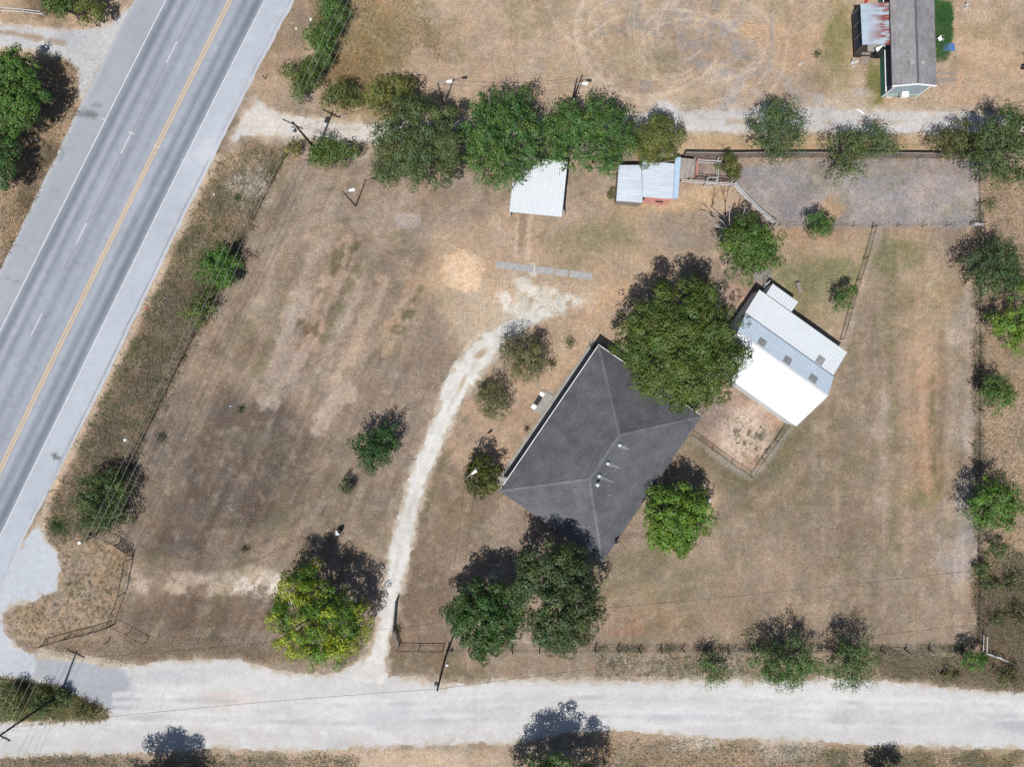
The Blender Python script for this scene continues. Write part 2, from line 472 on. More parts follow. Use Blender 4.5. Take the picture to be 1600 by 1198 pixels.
def paint(x, y):
    p = Paint(x, y, (164, 145, 124))
    one = np.ones(len(x))
    p.add(fbm(x, y, 260, 40, 4), (9, 8, 6)); p.add(fbm(x, y, 60, 45, 4), (10, 9, 8)); p.add(fbm(x, y, 14, 50, 3), (12, 11, 10)); p.add(fbm(x, y, 5.5, 55, 2), (7, 6.5, 6))
    # west of the highway
    left = (x < road_x(y, -150)).astype(float)
    p.mix(left, (186, 160, 130)); p.mix(p.patch(left, 40, 0.0, 0.7, 60), (140, 122, 96))
    # main west field inside the fence
    fld = [(445, 248), (720, 250), (760, 420), (745, 520), (690, 590), (650, 690), (600, 880), (570, 1000), (420, 1005), (235, 1003), (180, 975), (207, 860), (148, 835)]
    p.P(fld, (158, 139, 119), 0.9, 10, 6, 61)
    p.B(600, 330, 160, 60, (172, 153, 133), 0.7, 15, patch=(50, -0.5, 0.5, 62))
    p.B(560, 640, 110, 150, (158, 139, 119), 0.6, 25)
    p.B(340, 740, 160, 118, (119, 106, 93), 1.0, -20, 0.22, 63, 60, 0.25)
    p.B(250, 740, 60, 150, (148, 132, 114), 0.5, 25)
    p.B(310, 958, 130, 36, (124, 108, 92), 0.85, -5, 0.25, 64, 50)
    p.B(520, 800, 90, 80, (146, 130, 108), 0.7, 0)
    p.B(400, 560, 70, 130, (142, 126, 104), 0.7, 25, patch=(60, -0.5, 0.4, 65))
    p.B(420, 330, 50, 90, (142, 130, 110), 0.7, 30, patch=(50, -0.6, 0.4, 66))
    for k_ in range(9):
        p.S(arc(330, 770, 190 - 14 * k_, 118 - 10 * k_, 10 + 12 * k_, 200 + 15 * k_, 24, -8), 4, (158, 140, 122) if k_ % 2 else (112, 99, 88), .35, 3, 2, 270 + k_, 20, patch=(50, -.5, .3, 280 + k_))
        p.S(arc(560, 860, 60 + 26 * k_, 330 + 24 * k_, 190, 262, 20, 12), 4, (170, 150, 130) if k_ % 2 else (126, 112, 98), .3, 3, 3, 290 + k_, 20, patch=(60, -.4, .4, 295 + k_))
    for k_ in range(6):
        p.S(arc(640, 560, 420 - 15 * k_, 290 - 13 * k_, 196, 262, 24), 4, (132, 122, 98) if k_ % 2 else (176, 158, 138), .4, 3, 3, 260 + k_, 20, patch=(60, -.5, .3, 250 + k_))
    p.S([(210, 905), (300, 910), (400, 905), (440, 915)], 36, (198, 178, 154), 0.9, 8, 8, 67, patch=(20, -0.5, 0.3, 68))
    p.S([(370, 910), (440, 912), (460, 935)], 30, (222, 208, 192), 1.0, 8, 8, 69, patch=(8, -0.3, 0.3, 70))
    p.S([(460, 420), (620, 400)], 300, (170, 150, 130), 0.0)
    # tilled strips parallel to the highway
    for (x0, y0, x1, y1, w, c, o) in [
        (545, 380, 455, 590, 26, (178, 152, 130), .75), (505, 380, 440, 520, 22, (172, 150, 130), .6), (600, 440, 520, 600, 26, (180, 156, 132), .6),
        (650, 440, 600, 540, 26, (184, 156, 128), .75), (570, 430, 500, 590, 14, (168, 150, 132), .6), (470, 470, 420, 620, 34, (170, 152, 136), .7),
        (470, 560, 445, 620, 14, (164, 156, 150), .35), (545, 610, 500, 660, 30, (182, 164, 146), .6), (430, 400, 400, 500, 22, (168, 150, 128), .5),
        (535, 385, 520, 425, 9, (112, 106, 72), .8), (556, 385, 540, 420, 9, (112, 108, 74), .8), (567, 400, 545, 452, 8, (114, 110, 78), .7),
        (657, 450, 630, 500, 10, (106, 106, 72), .8), (530, 470, 505, 530, 9, (112, 110, 78), .6), (515, 455, 495, 495, 8, (122, 110, 86), .6),
        (630, 490, 620, 520, 12, (116, 112, 80), .6), (470, 502, 460, 520, 6, (124, 104, 80), .8), (484, 502, 476, 520, 6, (124, 104, 80), .8),
        (498, 504, 491, 520, 6, (120, 104, 80), .8), (620, 440, 612, 458, 7, (124, 106, 84), .7), (440, 500, 400, 590, 14, (122, 116, 86), .6),
        (575, 390, 480, 640, 6, (132, 122, 98), .6), (600, 530, 570, 580, 8, (120, 116, 88), .5)]:
        p.S([(x0, y0), (x1, y1)], w, tuple(v + (10 if c[0] > 150 else 4) for v in c), min(1, o * (1.15 if c[0] > 150 else .9)), 5, 9, 71 + int(x0) % 9, 12)
    p.add(mask_of(x, y, fld, 0, 10, 1) * fbm((x * math.cos(ROAD_DIR) + y * math.sin(ROAD_DIR)) / 10, -x * math.sin(ROAD_DIR) + y * math.cos(ROAD_DIR), 11, 80, 3), (11, 11, 10))
    p.B(722, 424, 33, 30, (221, 180, 138), 1, 20, 0.28, 81, 14, 0.35)
    p.B(715, 420, 56, 42, (202, 168, 132), 0.6, 0, 0.4, 82, 16, 0.4)
    p.P([(618, 336), (655, 334), (657, 355), (619, 358)], (182, 170, 158), 0.85, 3, 3, 83)
    p.S([(540, 345), (600, 395), (650, 400)], 12, (138, 124, 106), 0.5, 6, 4, 84)
    # along the roadside fence and the verge
    verge = [(455, 240), (400, 215), (345, 235), (250, 440), (165, 610), (75, 800), (70, 850), (95, 880), (95, 925), (20, 950), (60, 1020), (160, 985), (180, 970), (205, 860), (150, 838), (270, 590)]
    p.P(verge, (158, 136, 110), 0.9, 6, 4, 85)
    p.P(verge, (134, 122, 92), 0.6, 6, 4, 85, patch=(32, -0.2, 0.6, 86))
    p.S([(300, 470), (190, 680), (150, 760)], 80, (142, 124, 106), 0.75, 16, 12, 87, patch=(40, -0.7, 0.2, 88))
    p.S([(420, 250), (350, 400), (300, 500)], 40, (124, 110, 84), 0.6, 16, 12, 87, patch=(30, -0.5, 0.3, 89))
    p.B(390, 290, 30, 32, (196, 182, 168), 0.8, 0, 0.4, 90, 16)
    p.B(380, 250, 40, 20, (200, 176, 146), 0.6)
    p.B(310, 310, 22, 50, (196, 164, 128), 0.6, 25)
    p.S([(340, 245), (310, 300), (250, 430), (170, 590), (75, 780), (64, 850)], 12, (208, 184, 156), 0.8, 4, 3, 91)
    p.B(90, 822, 14, 16, (86, 100, 56), 0.85, 0, 0.4, 92, 10)
    p.P([(68, 838), (110, 850), (170, 850), (205, 862), (180, 970), (60, 1012), (26, 1000), (8, 965), (40, 948), (96, 930), (95, 890), (70, 850)], (178, 154, 124), 0.85, 5, 4, 93)
    p.B(120, 930, 70, 60, (160, 144, 124), 0.6, 0, patch=(22, -0.4, 0.4, 94))
    p.B(120, 920, 90, 80, (118, 104, 82), 0.7, 0, patch=(7, 0.35, 0.7, 95))
    # strip between south fence and gravel road
    p.P([(60, 1012), (180, 985), (260, 1012), (420, 1012), (600, 1012), (800, 1015), (1520, 1018), (1600, 1035), (1600, 1085), (1400, 1070), (1000, 1070), (560, 1070), (370, 1050), (150, 1045)], (162, 142, 118), 0.85, 6, 5, 96)
    p.P([(930, 1020), (1190, 1020), (1190, 1065), (930, 1065)], (140, 130, 110), 0.7, 10, 8, 97, patch=(24, -0.3, 0.5, 98))
    p.P([(1370, 1020), (1600, 1030), (1600, 1085), (1370, 1065)], (140, 126, 98), 0.7, 12, 10, 99, patch=(40, -0.6, 0.2, 100))
    p.P([(590, 1010), (700, 1010), (740, 1060), (595, 1050)], (138, 122, 98), 0.8, 8, 8, 101)
    p.P([(200, 1000), (400, 1005), (420, 1035), (200, 1035)], (150, 132, 108), 0.7, 8, 6, 102)
    # lawns between drive and house, and south of house
    p.P([(690, 700), (790, 770), (700, 900), (700, 1010), (610, 1010), (640, 870)], (146, 126, 106), 0.85, 10, 8, 103)
    p.B(660, 940, 45, 70, (138, 119, 100), 0.7)
    p.P([(745, 600), (790, 560), (930, 520), (790, 760), (690, 720), (720, 640)], (186, 158, 130), 0.85, 10, 8, 104)
    p.B(745, 670, 40, 60, (182, 156, 130), 0.6, 30)
    p.P([(790, 500), (940, 480), (985, 520), (930, 540), (860, 600), (800, 620)], (194, 164, 132), 0.7, 10, 8, 105)
    p.S([(645, 870), (690, 730), (725, 650)], 12, (124, 122, 88), 0.6, 6, 5, 106, patch=(30, -0.3, 0.4, 107))
    # yard north of house
    p.P([(680, 360), (780, 330), (960, 300), (1150, 290), (1210, 360), (1120, 400), (960, 480), (850, 470), (740, 540), (700, 500), (660, 440)], (188, 162, 132), 0.85, 12, 10, 108)
    p.B(930, 365, 60, 40, (150, 140, 108), 0.8, 0, 0.35, 109)
    p.B(1000, 330, 60, 22, (186, 160, 122), 0.7)
    p.B(1090, 325, 60, 30, (206, 172, 132), 0.85, 0, 0.35, 110)
    p.B(1080, 360, 70, 34, (160, 144, 126), 0.8, 0, 0.35, 111)
    p.B(870, 330, 40, 25, (172, 152, 134), 0.7)
    p.B(940, 330, 30, 16, (168, 148, 130), 0.6)
    p.B(760, 490, 60, 50, (202, 182, 156), 0.8)
    p.P([(760, 440), (900, 445), (990, 450), (990, 480), (870, 490), (760, 470)], (204, 170, 134), 0.75, 10, 8, 112)
    p.B(790, 380, 24, 50, (186, 160, 136), 0.8)
    for tx in (808, 826):
        p.S([(tx + 2, 338), (tx - 2, 404)], 7, (206, 180, 152), 0.85, 3, 2, 113)
    p.B(815, 365, 6, 26, (150, 128, 108), 0.7, 5)
    for k in range(5):
        p.S(arc(735, 455, 30 + 13 * k, 26 + 13 * k, 5, 95), 3.5, (206, 180, 144), 0.55, 2, 1, 114 + k)
    # white limestone spill at the top of the drive
    for bx, by, rx, ry in ((822, 445, 14, 20), (845, 458, 22, 10), (815, 480, 30, 16), (855, 476, 34, 12), (880, 466, 16, 7), (905, 470, 14, 6), (832, 425, 8, 10), (790, 470, 12, 14)):
        p.B(bx, by, rx, ry, (226, 219, 208), 0.85, 0, 0.6, 120, 10, 0.4)
    p.P(DRIVE, (214, 204, 188), 0.85, 7, 7, 301, 12)
    p.B(722, 424, 33, 31, (230, 194, 158), 1, 20, 0.25, 81, 12, 0.22)
    p.P(SOUTH_ROAD, (196, 180, 160), 0.75, 9, 7, 300, 16)
    # narrow fringe where weeds meet the fence in the east yard
    ey = [(1100, 690), (1235, 655), (1300, 560), (1365, 352), (1528, 352), (1528, 1008), (920, 1012), (940, 890), (1000, 830), (1060, 700)]
    p.P(ey, (160, 141, 118), 0.9, 8, 4, 122)
    p.B(1170, 720, 110, 60, (132, 120, 92), 0.8, 35, 0.35, 123)
    p.B(1240, 690, 70, 60, (136, 126, 98), 0.7, 0, patch=(30, -0.6, 0.3, 124))
    p.B(1010, 905, 100, 40, (142, 130, 102), 0.75, 0, 0.35, 125)
    p.B(1010, 970, 80, 18, (168, 138, 110), 0.7)
    p.B(980, 985, 40, 10, (176, 130, 102), 0.5)
    p.B(1120, 950, 120, 40, (170, 148, 118), 0.6, patch=(50, -0.3, 0.5, 126))
    p.S([(1440, 560), (1442, 640), (1445, 780)], 42, (190, 154, 122), 0.8, 14, 8, 127)
    p.S([(1425, 380), (1440, 560)], 60, (186, 158, 128), 0.7, 18, 10, 128)
    p.S([(1456, 590), (1458, 690), (1462, 770)], 9, (124, 118, 82), 0.7, 5, 4, 129, patch=(30, -0.5, 0.3, 130))
    p.S([(1400, 620), (1402, 720)], 12, (140, 130, 96), 0.6, 8, 5, 131)
    p.S([(1372, 600), (1374, 780)], 34, (176, 160, 144), 0.7, 12, 8, 132, patch=(20, -0.6, 0.4, 133))
    p.S([(1500, 500), (1500, 900)], 34, (180, 166, 152), 0.75, 12, 8, 134, patch=(40, -0.7, 0.2, 135))
    p.B(1500, 840, 40, 60, (172, 162, 156), 0.6)
    p.B(1430, 780, 30, 16, (136, 132, 84), 0.75, 0, 0.4, 136)
    p.B(1390, 900, 110, 90, (172, 154, 134), 0.6, patch=(18, -0.3, 0.5, 137))
    p.B(1400, 400, 50, 28, (134, 132, 92), 0.75, 0, 0.4, 138)
    p.B(1440, 470, 60, 50, (174, 152, 118), 0.6)
    p.B(1300, 800, 90, 70, (152, 134, 114), 0.7)
    p.B(1180, 860, 90, 60, (178, 156, 134), 0.6, patch=(36, -0.3, 0.5, 139))
    p.add(mask_of(x, y, ey, 0, 10, 1) * smooth(1120, 1300, x) * fbm(y / 12, x, 15, 140, 3), (12, 10, 9))
    for (xa, w_, c_, o_) in ((1340, 16, (146, 134, 110), .6), (1392, 12, (140, 132, 100), .6), (1412, 14, (178, 152, 126), .6), (1428, 7, (150, 134, 108), .5), (1478, 16, (186, 160, 132), .6), (1515, 12, (178, 164, 150), .6)):
        p.S([(xa - 4, 400), (xa, 600), (xa + 4, 860)], w_, c_, o_, 6, 5, 141 + w_, 30, patch=(70, -.6, .2, 150 + w_))
    for (x0, y0, x1, y1, c_) in ((1010, 870, 1230, 700, (146, 134, 104)), (1040, 900, 1270, 720, (176, 154, 130)), (1100, 900, 1290, 750, (148, 136, 110)), (960, 930, 1200, 890, (172, 152, 124))):
        p.S([(x0, y0), (x1, y1)], 14, c_, .45, 8, 6, 160, 30)
    # yard between corral and barn
    by_ = [(1205, 357), (1362, 357), (1310, 535), (1240, 470), (1190, 440), (1215, 400)]
    p.P(by_, (180, 156, 126), 0.9, 8, 5, 141)
    p.B(1275, 435, 62, 30, (132, 132, 92), 0.85, -8, 0.35, 142)
    p.B(1270, 480, 40, 30, (150, 140, 104), 0.7)
    p.B(1160, 460, 24, 16, (188, 152, 128), 0.8)
    p.B(1262, 368, 60, 12, (178, 142, 112), 0.5)
    p.S([(1372, 360), (1318, 540)], 12, (176, 160, 142), 0.7, 4, 3, 143)
    p.B(1190, 430, 16, 10, (150, 146, 146), 0.8)
    # pen beside the house
    p.P([(1085, 672), (1130, 600), (1225, 655), (1172, 740)], (184, 154, 130), 1, 6, 4, 144)
    p.B(1160, 680, 42, 44, (214, 190, 168), 0.95, 0, 0.3, 145)
    p.B(1105, 650, 26, 24, (150, 134, 124), 0.8)
    p.B(1172, 690, 30, 26, (112, 108, 82), 0.8, 0, patch=(7, 0.15, 0.5, 146))
    p.B(1100, 720, 30, 16, (132, 120, 96), 0.6)
    p.S([(1080, 684), (1170, 748), (1192, 728), (1236, 668)], 9, (168, 160, 150), 0.7, 3, 2, 147)
    p.B(1107, 785, 14, 22, (196, 172, 146), 0.8)
    # corral
    p.P(CORRAL, (168, 158, 152), 1, 4, 3, 148)
    p.P(CORRAL, (152, 146, 145), 0.8, 4, 3, 148, patch=(50, -0.2, 0.6, 149))
    p.B(1300, 325, 18, 20, (196, 158, 126), 0.9, 0, 0.4, 150, 12)
    p.S([(1240, 265), (1500, 262)], 16, (160, 146, 132), 0.7, 8, 5, 151)
    p.S([(1150, 265), (1200, 335), (1215, 350), (1330, 352)], 10, (158, 142, 128), 0.5, 6, 4, 152)
    # field north of the lane
    nf = [(470, -400), (2400, -400), (2400, 185), (1600, 178), (1400, 170), (1100, 168), (950, 176), (600, 192), (400, 150), (450, 20)]
    p.P(nf, (191, 166, 137), 0.95, 6, 4, 153)
    p.P(nf, (172, 150, 128), 0.7, 6, 4, 153, patch=(70, -0.1, 0.6, 154))
    p.B(560, 60, 100, 120, (168, 148, 106), 0.8, 0, 0.7, 155, 50, 0.7)
    p.B(560, 60, 100, 110, (176, 136, 92), 0.6, 0, patch=(30, 0.0, 0.5, 156))
    p.B(450, 60, 28, 80, (164, 138, 116), 0.8, 20)
    p.B(420, 120, 30, 60, (184, 156, 126), 0.5, 20)
    p.B(700, 90, 60, 50, (178, 152, 126), 0.6)
    p.B(1080, 60, 150, 80, (196, 178, 156), 0.6, 0, patch=(30, -0.2, 0.5, 157))
    p.B(1130, 60, 60, 60, (162, 156, 154), 0.7, 0, patch=(14, 0.1, 0.5, 158))
    p.B(1010, 70, 150, 90, (160, 154, 150), 0.55, 0, patch=(18, 0.2, 0.6, 159))
    p.B(1190, 40, 50, 60, (206, 168, 128), 0.6, 0, patch=(22, -0.2, 0.5, 160))
    for rx, ry, a0, a1, cx, cy in [(105, 110, 70, 215, 1010, 45), (112, 118, 70, 200, 1010, 45), (60, 80, 60, 215, 1050, 40), (68, 88, 60, 200, 1050, 40),
                           (165, 120, 60, 200, 1065, 45), (90, 60, -60, 60, 1110, 60), (98, 68, -70, 70, 1110, 60), (45, 45, 40, 180, 1060, 50),
                           (130, 70, 200, 330, 1040, 85), (130, 90, 20, 110, 1000, 60), (80, 50, 90, 260, 1000, 40), (52, 62, 100, 230, 1080, 50), (120, 60, 10, 80, 1080, 70),
                           (36, 40, 60, 250, 1040, 60), (90, 95, 80, 180, 1020, 30), (150, 130, 300, 400, 1080, 70), (75, 40, 180, 330, 1080, 70), (140, 85, 100, 190, 1000, 10), (60, 100, -60, 60, 1150, 50)]:
        p.S(arc(cx, cy, rx, ry, a0, a1), 3.4, (214, 192, 166), 0.62, 2.0, 1, 161 + int(rx) % 7, 12)
    p.B(1000, 95, 70, 30, (166, 148, 116), 0.5, 0, 0.4, 165)
    p.B(1310, 60, 26, 70, (148, 140, 92), 0.9, 10, 0.35, 166)
    p.B(1365, 130, 14, 34, (126, 126, 72), 0.9, 0, 0.35, 167)
    p.B(1240, 80, 40, 50, (200, 166, 130), 0.6)
    p.B(1520, 80, 60, 80, (198, 168, 134), 0.7)
    p.P([(1458, 0), (1488, 4), (1488, 50), (1480, 90), (1462, 96), (1458, 40)], (64, 108, 52), 0.95, 4, 4, 168, 12)
    p.P([(1500, 75), (1516, 72), (1514, 100), (1506, 112), (1498, 150), (1492, 150)], (208, 172, 138), 0.8, 4, 3, 169)
    p.S([(1204, 20), (1208, 70), (1200, 110)], 6, (150, 142, 138), 0.6, 3, 3, 170)
    p.S([(1360, 150), (1300, 165)], 20, (188, 172, 152), 0.6, 8, 6, 171)
    p.P([(1120, 170), (1150, 120), (1210, 110), (1260, 140), (1370, 150), (1340, 175)], (178, 170, 164), 0.8, 10, 10, 190, patch=(16, -0.5, 0.4, 191))
    p.P(NORTH_LANE, (200, 188, 172), 0.8, 9, 8, 302, 14)
    p.P([(1060, 212), (1530, 212), (1530, 244), (1060, 242)], (192, 164, 126), 0.9, 3, 3, 173)
    p.P([(1060, 244), (1160, 244), (1155, 290), (1086, 284)], (150, 132, 120), 0.9, 3, 2, 174)
    # east of the east fence
    p.P([(1531, 150), (2400, 150), (2400, 1060), (1531, 1040)], (178, 154, 128), 0.95, 3, 3, 175)
    p.P([(1531, 880), (2400, 880), (2400, 1075), (1531, 1050)], (150, 128, 108), 0.9, 10, 8, 176)
    p.P([(1535, 880), (2400, 880), (2400, 1075), (1535, 1050)], (130, 124, 88), 0.45, 10, 8, 176, patch=(36, 0.1, 0.6, 177))
    p.P([(1531, 620), (1600, 620), (1600, 900), (1531, 900)], (186, 162, 134), 0.6, 10, 8, 178)
    # south edge
    p.P([(-400, 1170), (2400, 1170), (2400, 1800), (-400, 1800)], (186, 164, 138), 0.95, 6, 6, 179)
    p.P([(940, 1140), (1180, 1155), (1600, 1170), (1600, 1210), (900, 1210)], (182, 158, 130), 0.9, 6, 5, 180)
    p.P([(1200, 1165), (1600, 1172), (1600, 1215), (1300, 1215)], (134, 124, 92), 0.8, 6, 6, 181, patch=(40, -0.6, 0.2, 182))
    p.B(1080, 1160, 60, 12, (214, 206, 196), 0.6, 0, patch=(12, -0.3, 0.3, 183))
    p.B(1230, 1168, 60, 18, (206, 192, 178), 0.6)
    p.P([(440, 1172), (720, 1168), (730, 1210), (430, 1210)], (204, 180, 152), 0.8, 8, 8, 184)
    p.B(90, 1185, 90, 12, (150, 134, 112), 0.8)
    # island of brush at lower left
    p.P([(0, 1060), (60, 1070), (120, 1090), (168, 1120), (90, 1124), (0, 1124)], (146, 134, 96), 1, 3, 3, 185)
    p.P([(0, 1060), (60, 1070), (120, 1090), (168, 1120), (90, 1124), (0, 1124)], (112, 116, 66), 1, 3, 3, 185, patch=(30, -0.3, 0.3, 192))
    # west side lane
    p.P(WEST_LANE, (206, 200, 194), 0.9, 5, 5, 186)
    p.S([(-200, 52), (0, 50), (60, 60), (100, 66)], 8, (172, 150, 126), 0.85, 3, 3, 187)
    p.B(160, 20, 22, 26, (198, 176, 146), 0.8, 0, 0.4, 188)
    a_ = fbm(x, y, 34, 410, 4); p.add(a_, (7, 6, 5)); a_ = fbm(x + 900, y, 22, 420, 4); p.add(a_, (5, 1, -3))
    a_ = smooth(.25, .8, fbm(x + 300, y + 90, 46, 430, 4)); p.mix(a_ * .28, (124, 122, 88))
    a_ = smooth(.2, .75, fbm(x - 300, y + 190, 12, 440, 3)); p.mix(a_ * .22, (206, 186, 160))
    # gravel colours (same field colours the gravel sheets sample)
    return p

def paint_gravel(x, y, which):
    if which == 'south':
        p = Paint(x, y, (217, 215, 214))
        p.add(fbm(x, y / 0.5, 90, 200, 4), (9, 9, 9)); p.add(fbm(x / 3, y, 14, 204, 4), (6, 6, 6))
        one = np.ones(len(x))
        p.P([(-40, 860), (20, 840), (56, 805), (95, 860), (96, 925), (25, 945), (10, 1010), (60, 1020), (50, 1062), (-40, 1060)], (203, 209, 217), 0.95, 5, 2, 205)
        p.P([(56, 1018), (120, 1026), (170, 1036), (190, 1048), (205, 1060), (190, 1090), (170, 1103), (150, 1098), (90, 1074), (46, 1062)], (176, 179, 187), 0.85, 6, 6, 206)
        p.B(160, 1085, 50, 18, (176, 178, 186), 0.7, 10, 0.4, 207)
        p.B(270, 1058, 60, 10, (198, 198, 202), 0.6, 5)
        p.B(620, 1098, 60, 10, (198, 199, 204), 0.55, 8, 0.4, 208, patch=(20, -0.5, 0.4, 209))
        p.B(1050, 1122, 60, 8, (208, 209, 215), 0.6)
        p.B(590, 1125, 40, 12, (202, 203, 208), 0.5)
        p.B(700, 1120, 130, 14, (208, 208, 212), 0.5, 4)
        p.B(350, 1092, 40, 14, (222, 206, 198), 0.6)
        p.S([(0, 1100 + 20), (300, 1130), (600, 1150), (900, 1130)], 10, (230, 228, 226), 0.5, 6, 6, 210)
        p.S([(700, 1075), (1100, 1080), (1600, 1100)], 14, (231, 229, 227), 0.6, 8, 6, 211)
        p.S([(950, 1140), (1250, 1150), (1600, 1160)], 10, (212, 210, 210), 0.6, 6, 5, 212)
        p.S(arc(300, 1105, 48, 60, 150, 290), 1.6, (190, 188, 190), 0.4, 1, 0.5, 213)
        p.B(1590, 1130, 30, 12, (180, 178, 190), 0.6)
        p.P([(240, 1135), (600, 1135), (880, 1140), (880, 1175), (240, 1178)], (208, 204, 200), 0.7, 14, 10, 214, patch=(16, -0.4, 0.5, 215))
        p.S([(60, 1020), (110, 1028), (190, 1040)], 5, (232, 218, 196), 0.7, 3, 3, 216)
        for yy, a0 in ((1085, .6), (1098, .5), (1112, .6), (1127, .5)):
            p.S([(180, yy), (560, yy + 10), (900, yy - 2), (1250, yy + 4), (1700, yy + 14)], 5, (234, 233, 232), a0, 3, 4, 232 + yy, 40, patch=(60, -.4, .3, yy))
        for yy in (1091, 1120):
            p.S([(180, yy), (560, yy + 10), (900, yy - 2), (1250, yy + 4), (1700, yy + 14)], 5, (192, 190, 194), .6, 3, 4, 233 + yy, 40, patch=(60, -.2, .5, yy))
        # dusty borders
        d = poly_sd(x, y, SOUTH_ROAD); p.mix(smooth(9, 0, d + fbm(x, y, 12, 217) * 7) * smooth(0, 22, np.hypot((x - 572) / 2.2, y - 1050)) * 0.75, (196, 180, 158))
        return p
    if which == 'drive':
        p = Paint(x, y, (226, 223, 217))
        p.add(fbm(x, y, 40, 220, 4), (9, 9, 9)); p.add(fbm(x, y, 9, 224, 3), (9, 9, 9))
        mid = [(585, 1040), (600, 970), (618, 890), (632, 820), (655, 755), (672, 712), (695, 655), (715, 610), (745, 565), (785, 530), (830, 500)]
        p.S(mid, 4, (206, 198, 186), 0.6, 3, 4, 225, patch=(20, -0.2, 0.4, 226))
        p.S([(575, 1018), (586, 985), (590, 968)], 9, (186, 162, 134), 0.9, 4, 3, 227)
        p.B(752, 552, 12, 5, (186, 158, 130), 0.9, -40); p.B(722, 600, 3, 14, (206, 182, 154), 0.8, 20)
        p.B(560, 1046, 40, 14, (222, 219, 214), 0.8)
        for dx in (-7, 7): p.S([(q_[0] + dx, q_[1]) for q_ in mid], 7, (238, 238, 238), 0.5, 2, 2, 229, patch=(30, -.5, .2, 230))
        p.mix(smooth(.25, .7, fbm(x, y, 9, 231, 3)) * .35, (204, 200, 192))
        d = poly_sd(x, y, DRIVE); p.mix(smooth(6, 0, d + fbm(x, y, 10, 228) * 5) * smooth(1050, 1025, y) * 0.75, (186, 168, 144))
        return p
    if which == 'north':
        p = Paint(x, y, (206, 202, 200))
        p.add(fbm(x / 2, y, 40, 230, 4), (12, 12, 12)); p.add(fbm(x, y, 8, 234, 3), (9, 9, 9))
        p.P([(340, 240), (380, 170), (420, 165), (500, 185), (600, 190), (600, 230), (400, 220)], (224, 216, 206), 0.9, 20, 8, 235)
        p.B(365, 215, 24, 30, (206, 202, 200), 0.6)
        p.S([(1064, 192), (1250, 190), (1420, 192), (1600, 196)], 7, (186, 164, 138), 0.7, 4, 4, 236, patch=(40, -0.3, 0.3, 237))
        p.S([(470, 201), (560, 203)], 5, (196, 182, 168), 0.7, 4, 4, 238)
        p.B(1200, 150, 60, 18, (176, 172, 172), 0.6, patch=(20, -0.4, 0.3, 239))
        p.S([(1270, 152), (1340, 160)], 14, (196, 172, 142), 0.8, 5, 5, 240)
        p.B(1430, 200, 80, 9, (224, 222, 222), 0.6); p.B(1130, 202, 70, 8, (216, 213, 210), 0.6)
        d = poly_sd(x, y, NORTH_LANE); p.mix(smooth(8, 0, d + fbm(x, y, 14, 241) * 5) * 0.8, (200, 176, 146))
        return p
    if which == 'west':
        p = Paint(x, y, (208, 207, 208))
        p.add(fbm(x, y, 40, 250, 4), (9, 9, 9))
        p.S([(-200, 52), (0, 50), (60, 60), (100, 66)], 8, (172, 150, 126), 0.9, 3, 3, 187)
        p.B(110, 55, 30, 16, (190, 192, 198), 0.7)
        d = poly_sd(x, y, WEST_LANE); p.mix(smooth(7, 0, d + fbm(x, y, 14, 251) * 4) * 0.7, (196, 178, 154))
        return p

def field_cols(p, sat=1.0):
    if sat != 1.0:
        l_ = p.c.mean(1, keepdims=True); p.c = l_ + (p.c - l_) * sat
    return np.clip(lin(np.clip(p.c, 8, 245)) / E_LIT, 0.01, 0.8).astype(np.float32)

def to_px(X, Y):
    return X * FPX / CAM_H + 800, 599 - Y * FPX / CAM_H

def axis(lo, hi, step, far):
    core = np.arange(lo, hi + step / 2, step)
    ext = np.array(far)
    return np.concatenate([lo - ext[::-1], core, hi + ext])

STEP = 0.21
FAR = [.5, 1, 1.6, 2.4, 3.4, 4.6, 6, 8, 10, 12.5, 15, 18, 21, 25, 29, 34, 40, 47, 55, 65, 80, 100, 130, 180, 260, 400, 800, 1600, 3000]
gx = axis(-68, 68, STEP, FAR); gy = axis(-52, 52, STEP, FAR)
GX, GY = np.meshgrid(gx, gy)
gxf, gyf = GX.ravel(), GY.ravel()
pxf, pyf = to_px(gxf, gyf)
land = paint(pxf, pyf)
far_ = smooth(0, 1, np.clip(np.maximum((np.abs(pxf - 800) - 1150) / 900, (np.abs(pyf - 599) - 950) / 900), 0, 1))[:, None]
land.c = land.c * (1 - far_) + np.array([168, 148, 124]) * far_
land.c = 146 + (land.c - 146) * 1.20 + np.array([1, 1, 5])
landc = field_cols(land, 0.80)
def relief(x, y):
    return 0.0
nx, ny = len(gx), len(gy)
idx = np.arange(nx * ny).reshape(ny, nx)
quads = np.stack([idx[:-1, :-1], idx[:-1, 1:], idx[1:, 1:], idx[1:, :-1]], -1).reshape(-1, 4)
V = np.stack([gxf, gyf, np.zeros_like(gxf)], 1)
link('ground', new_mesh('ground', V, quads, M_ground, landc), kind='structure')

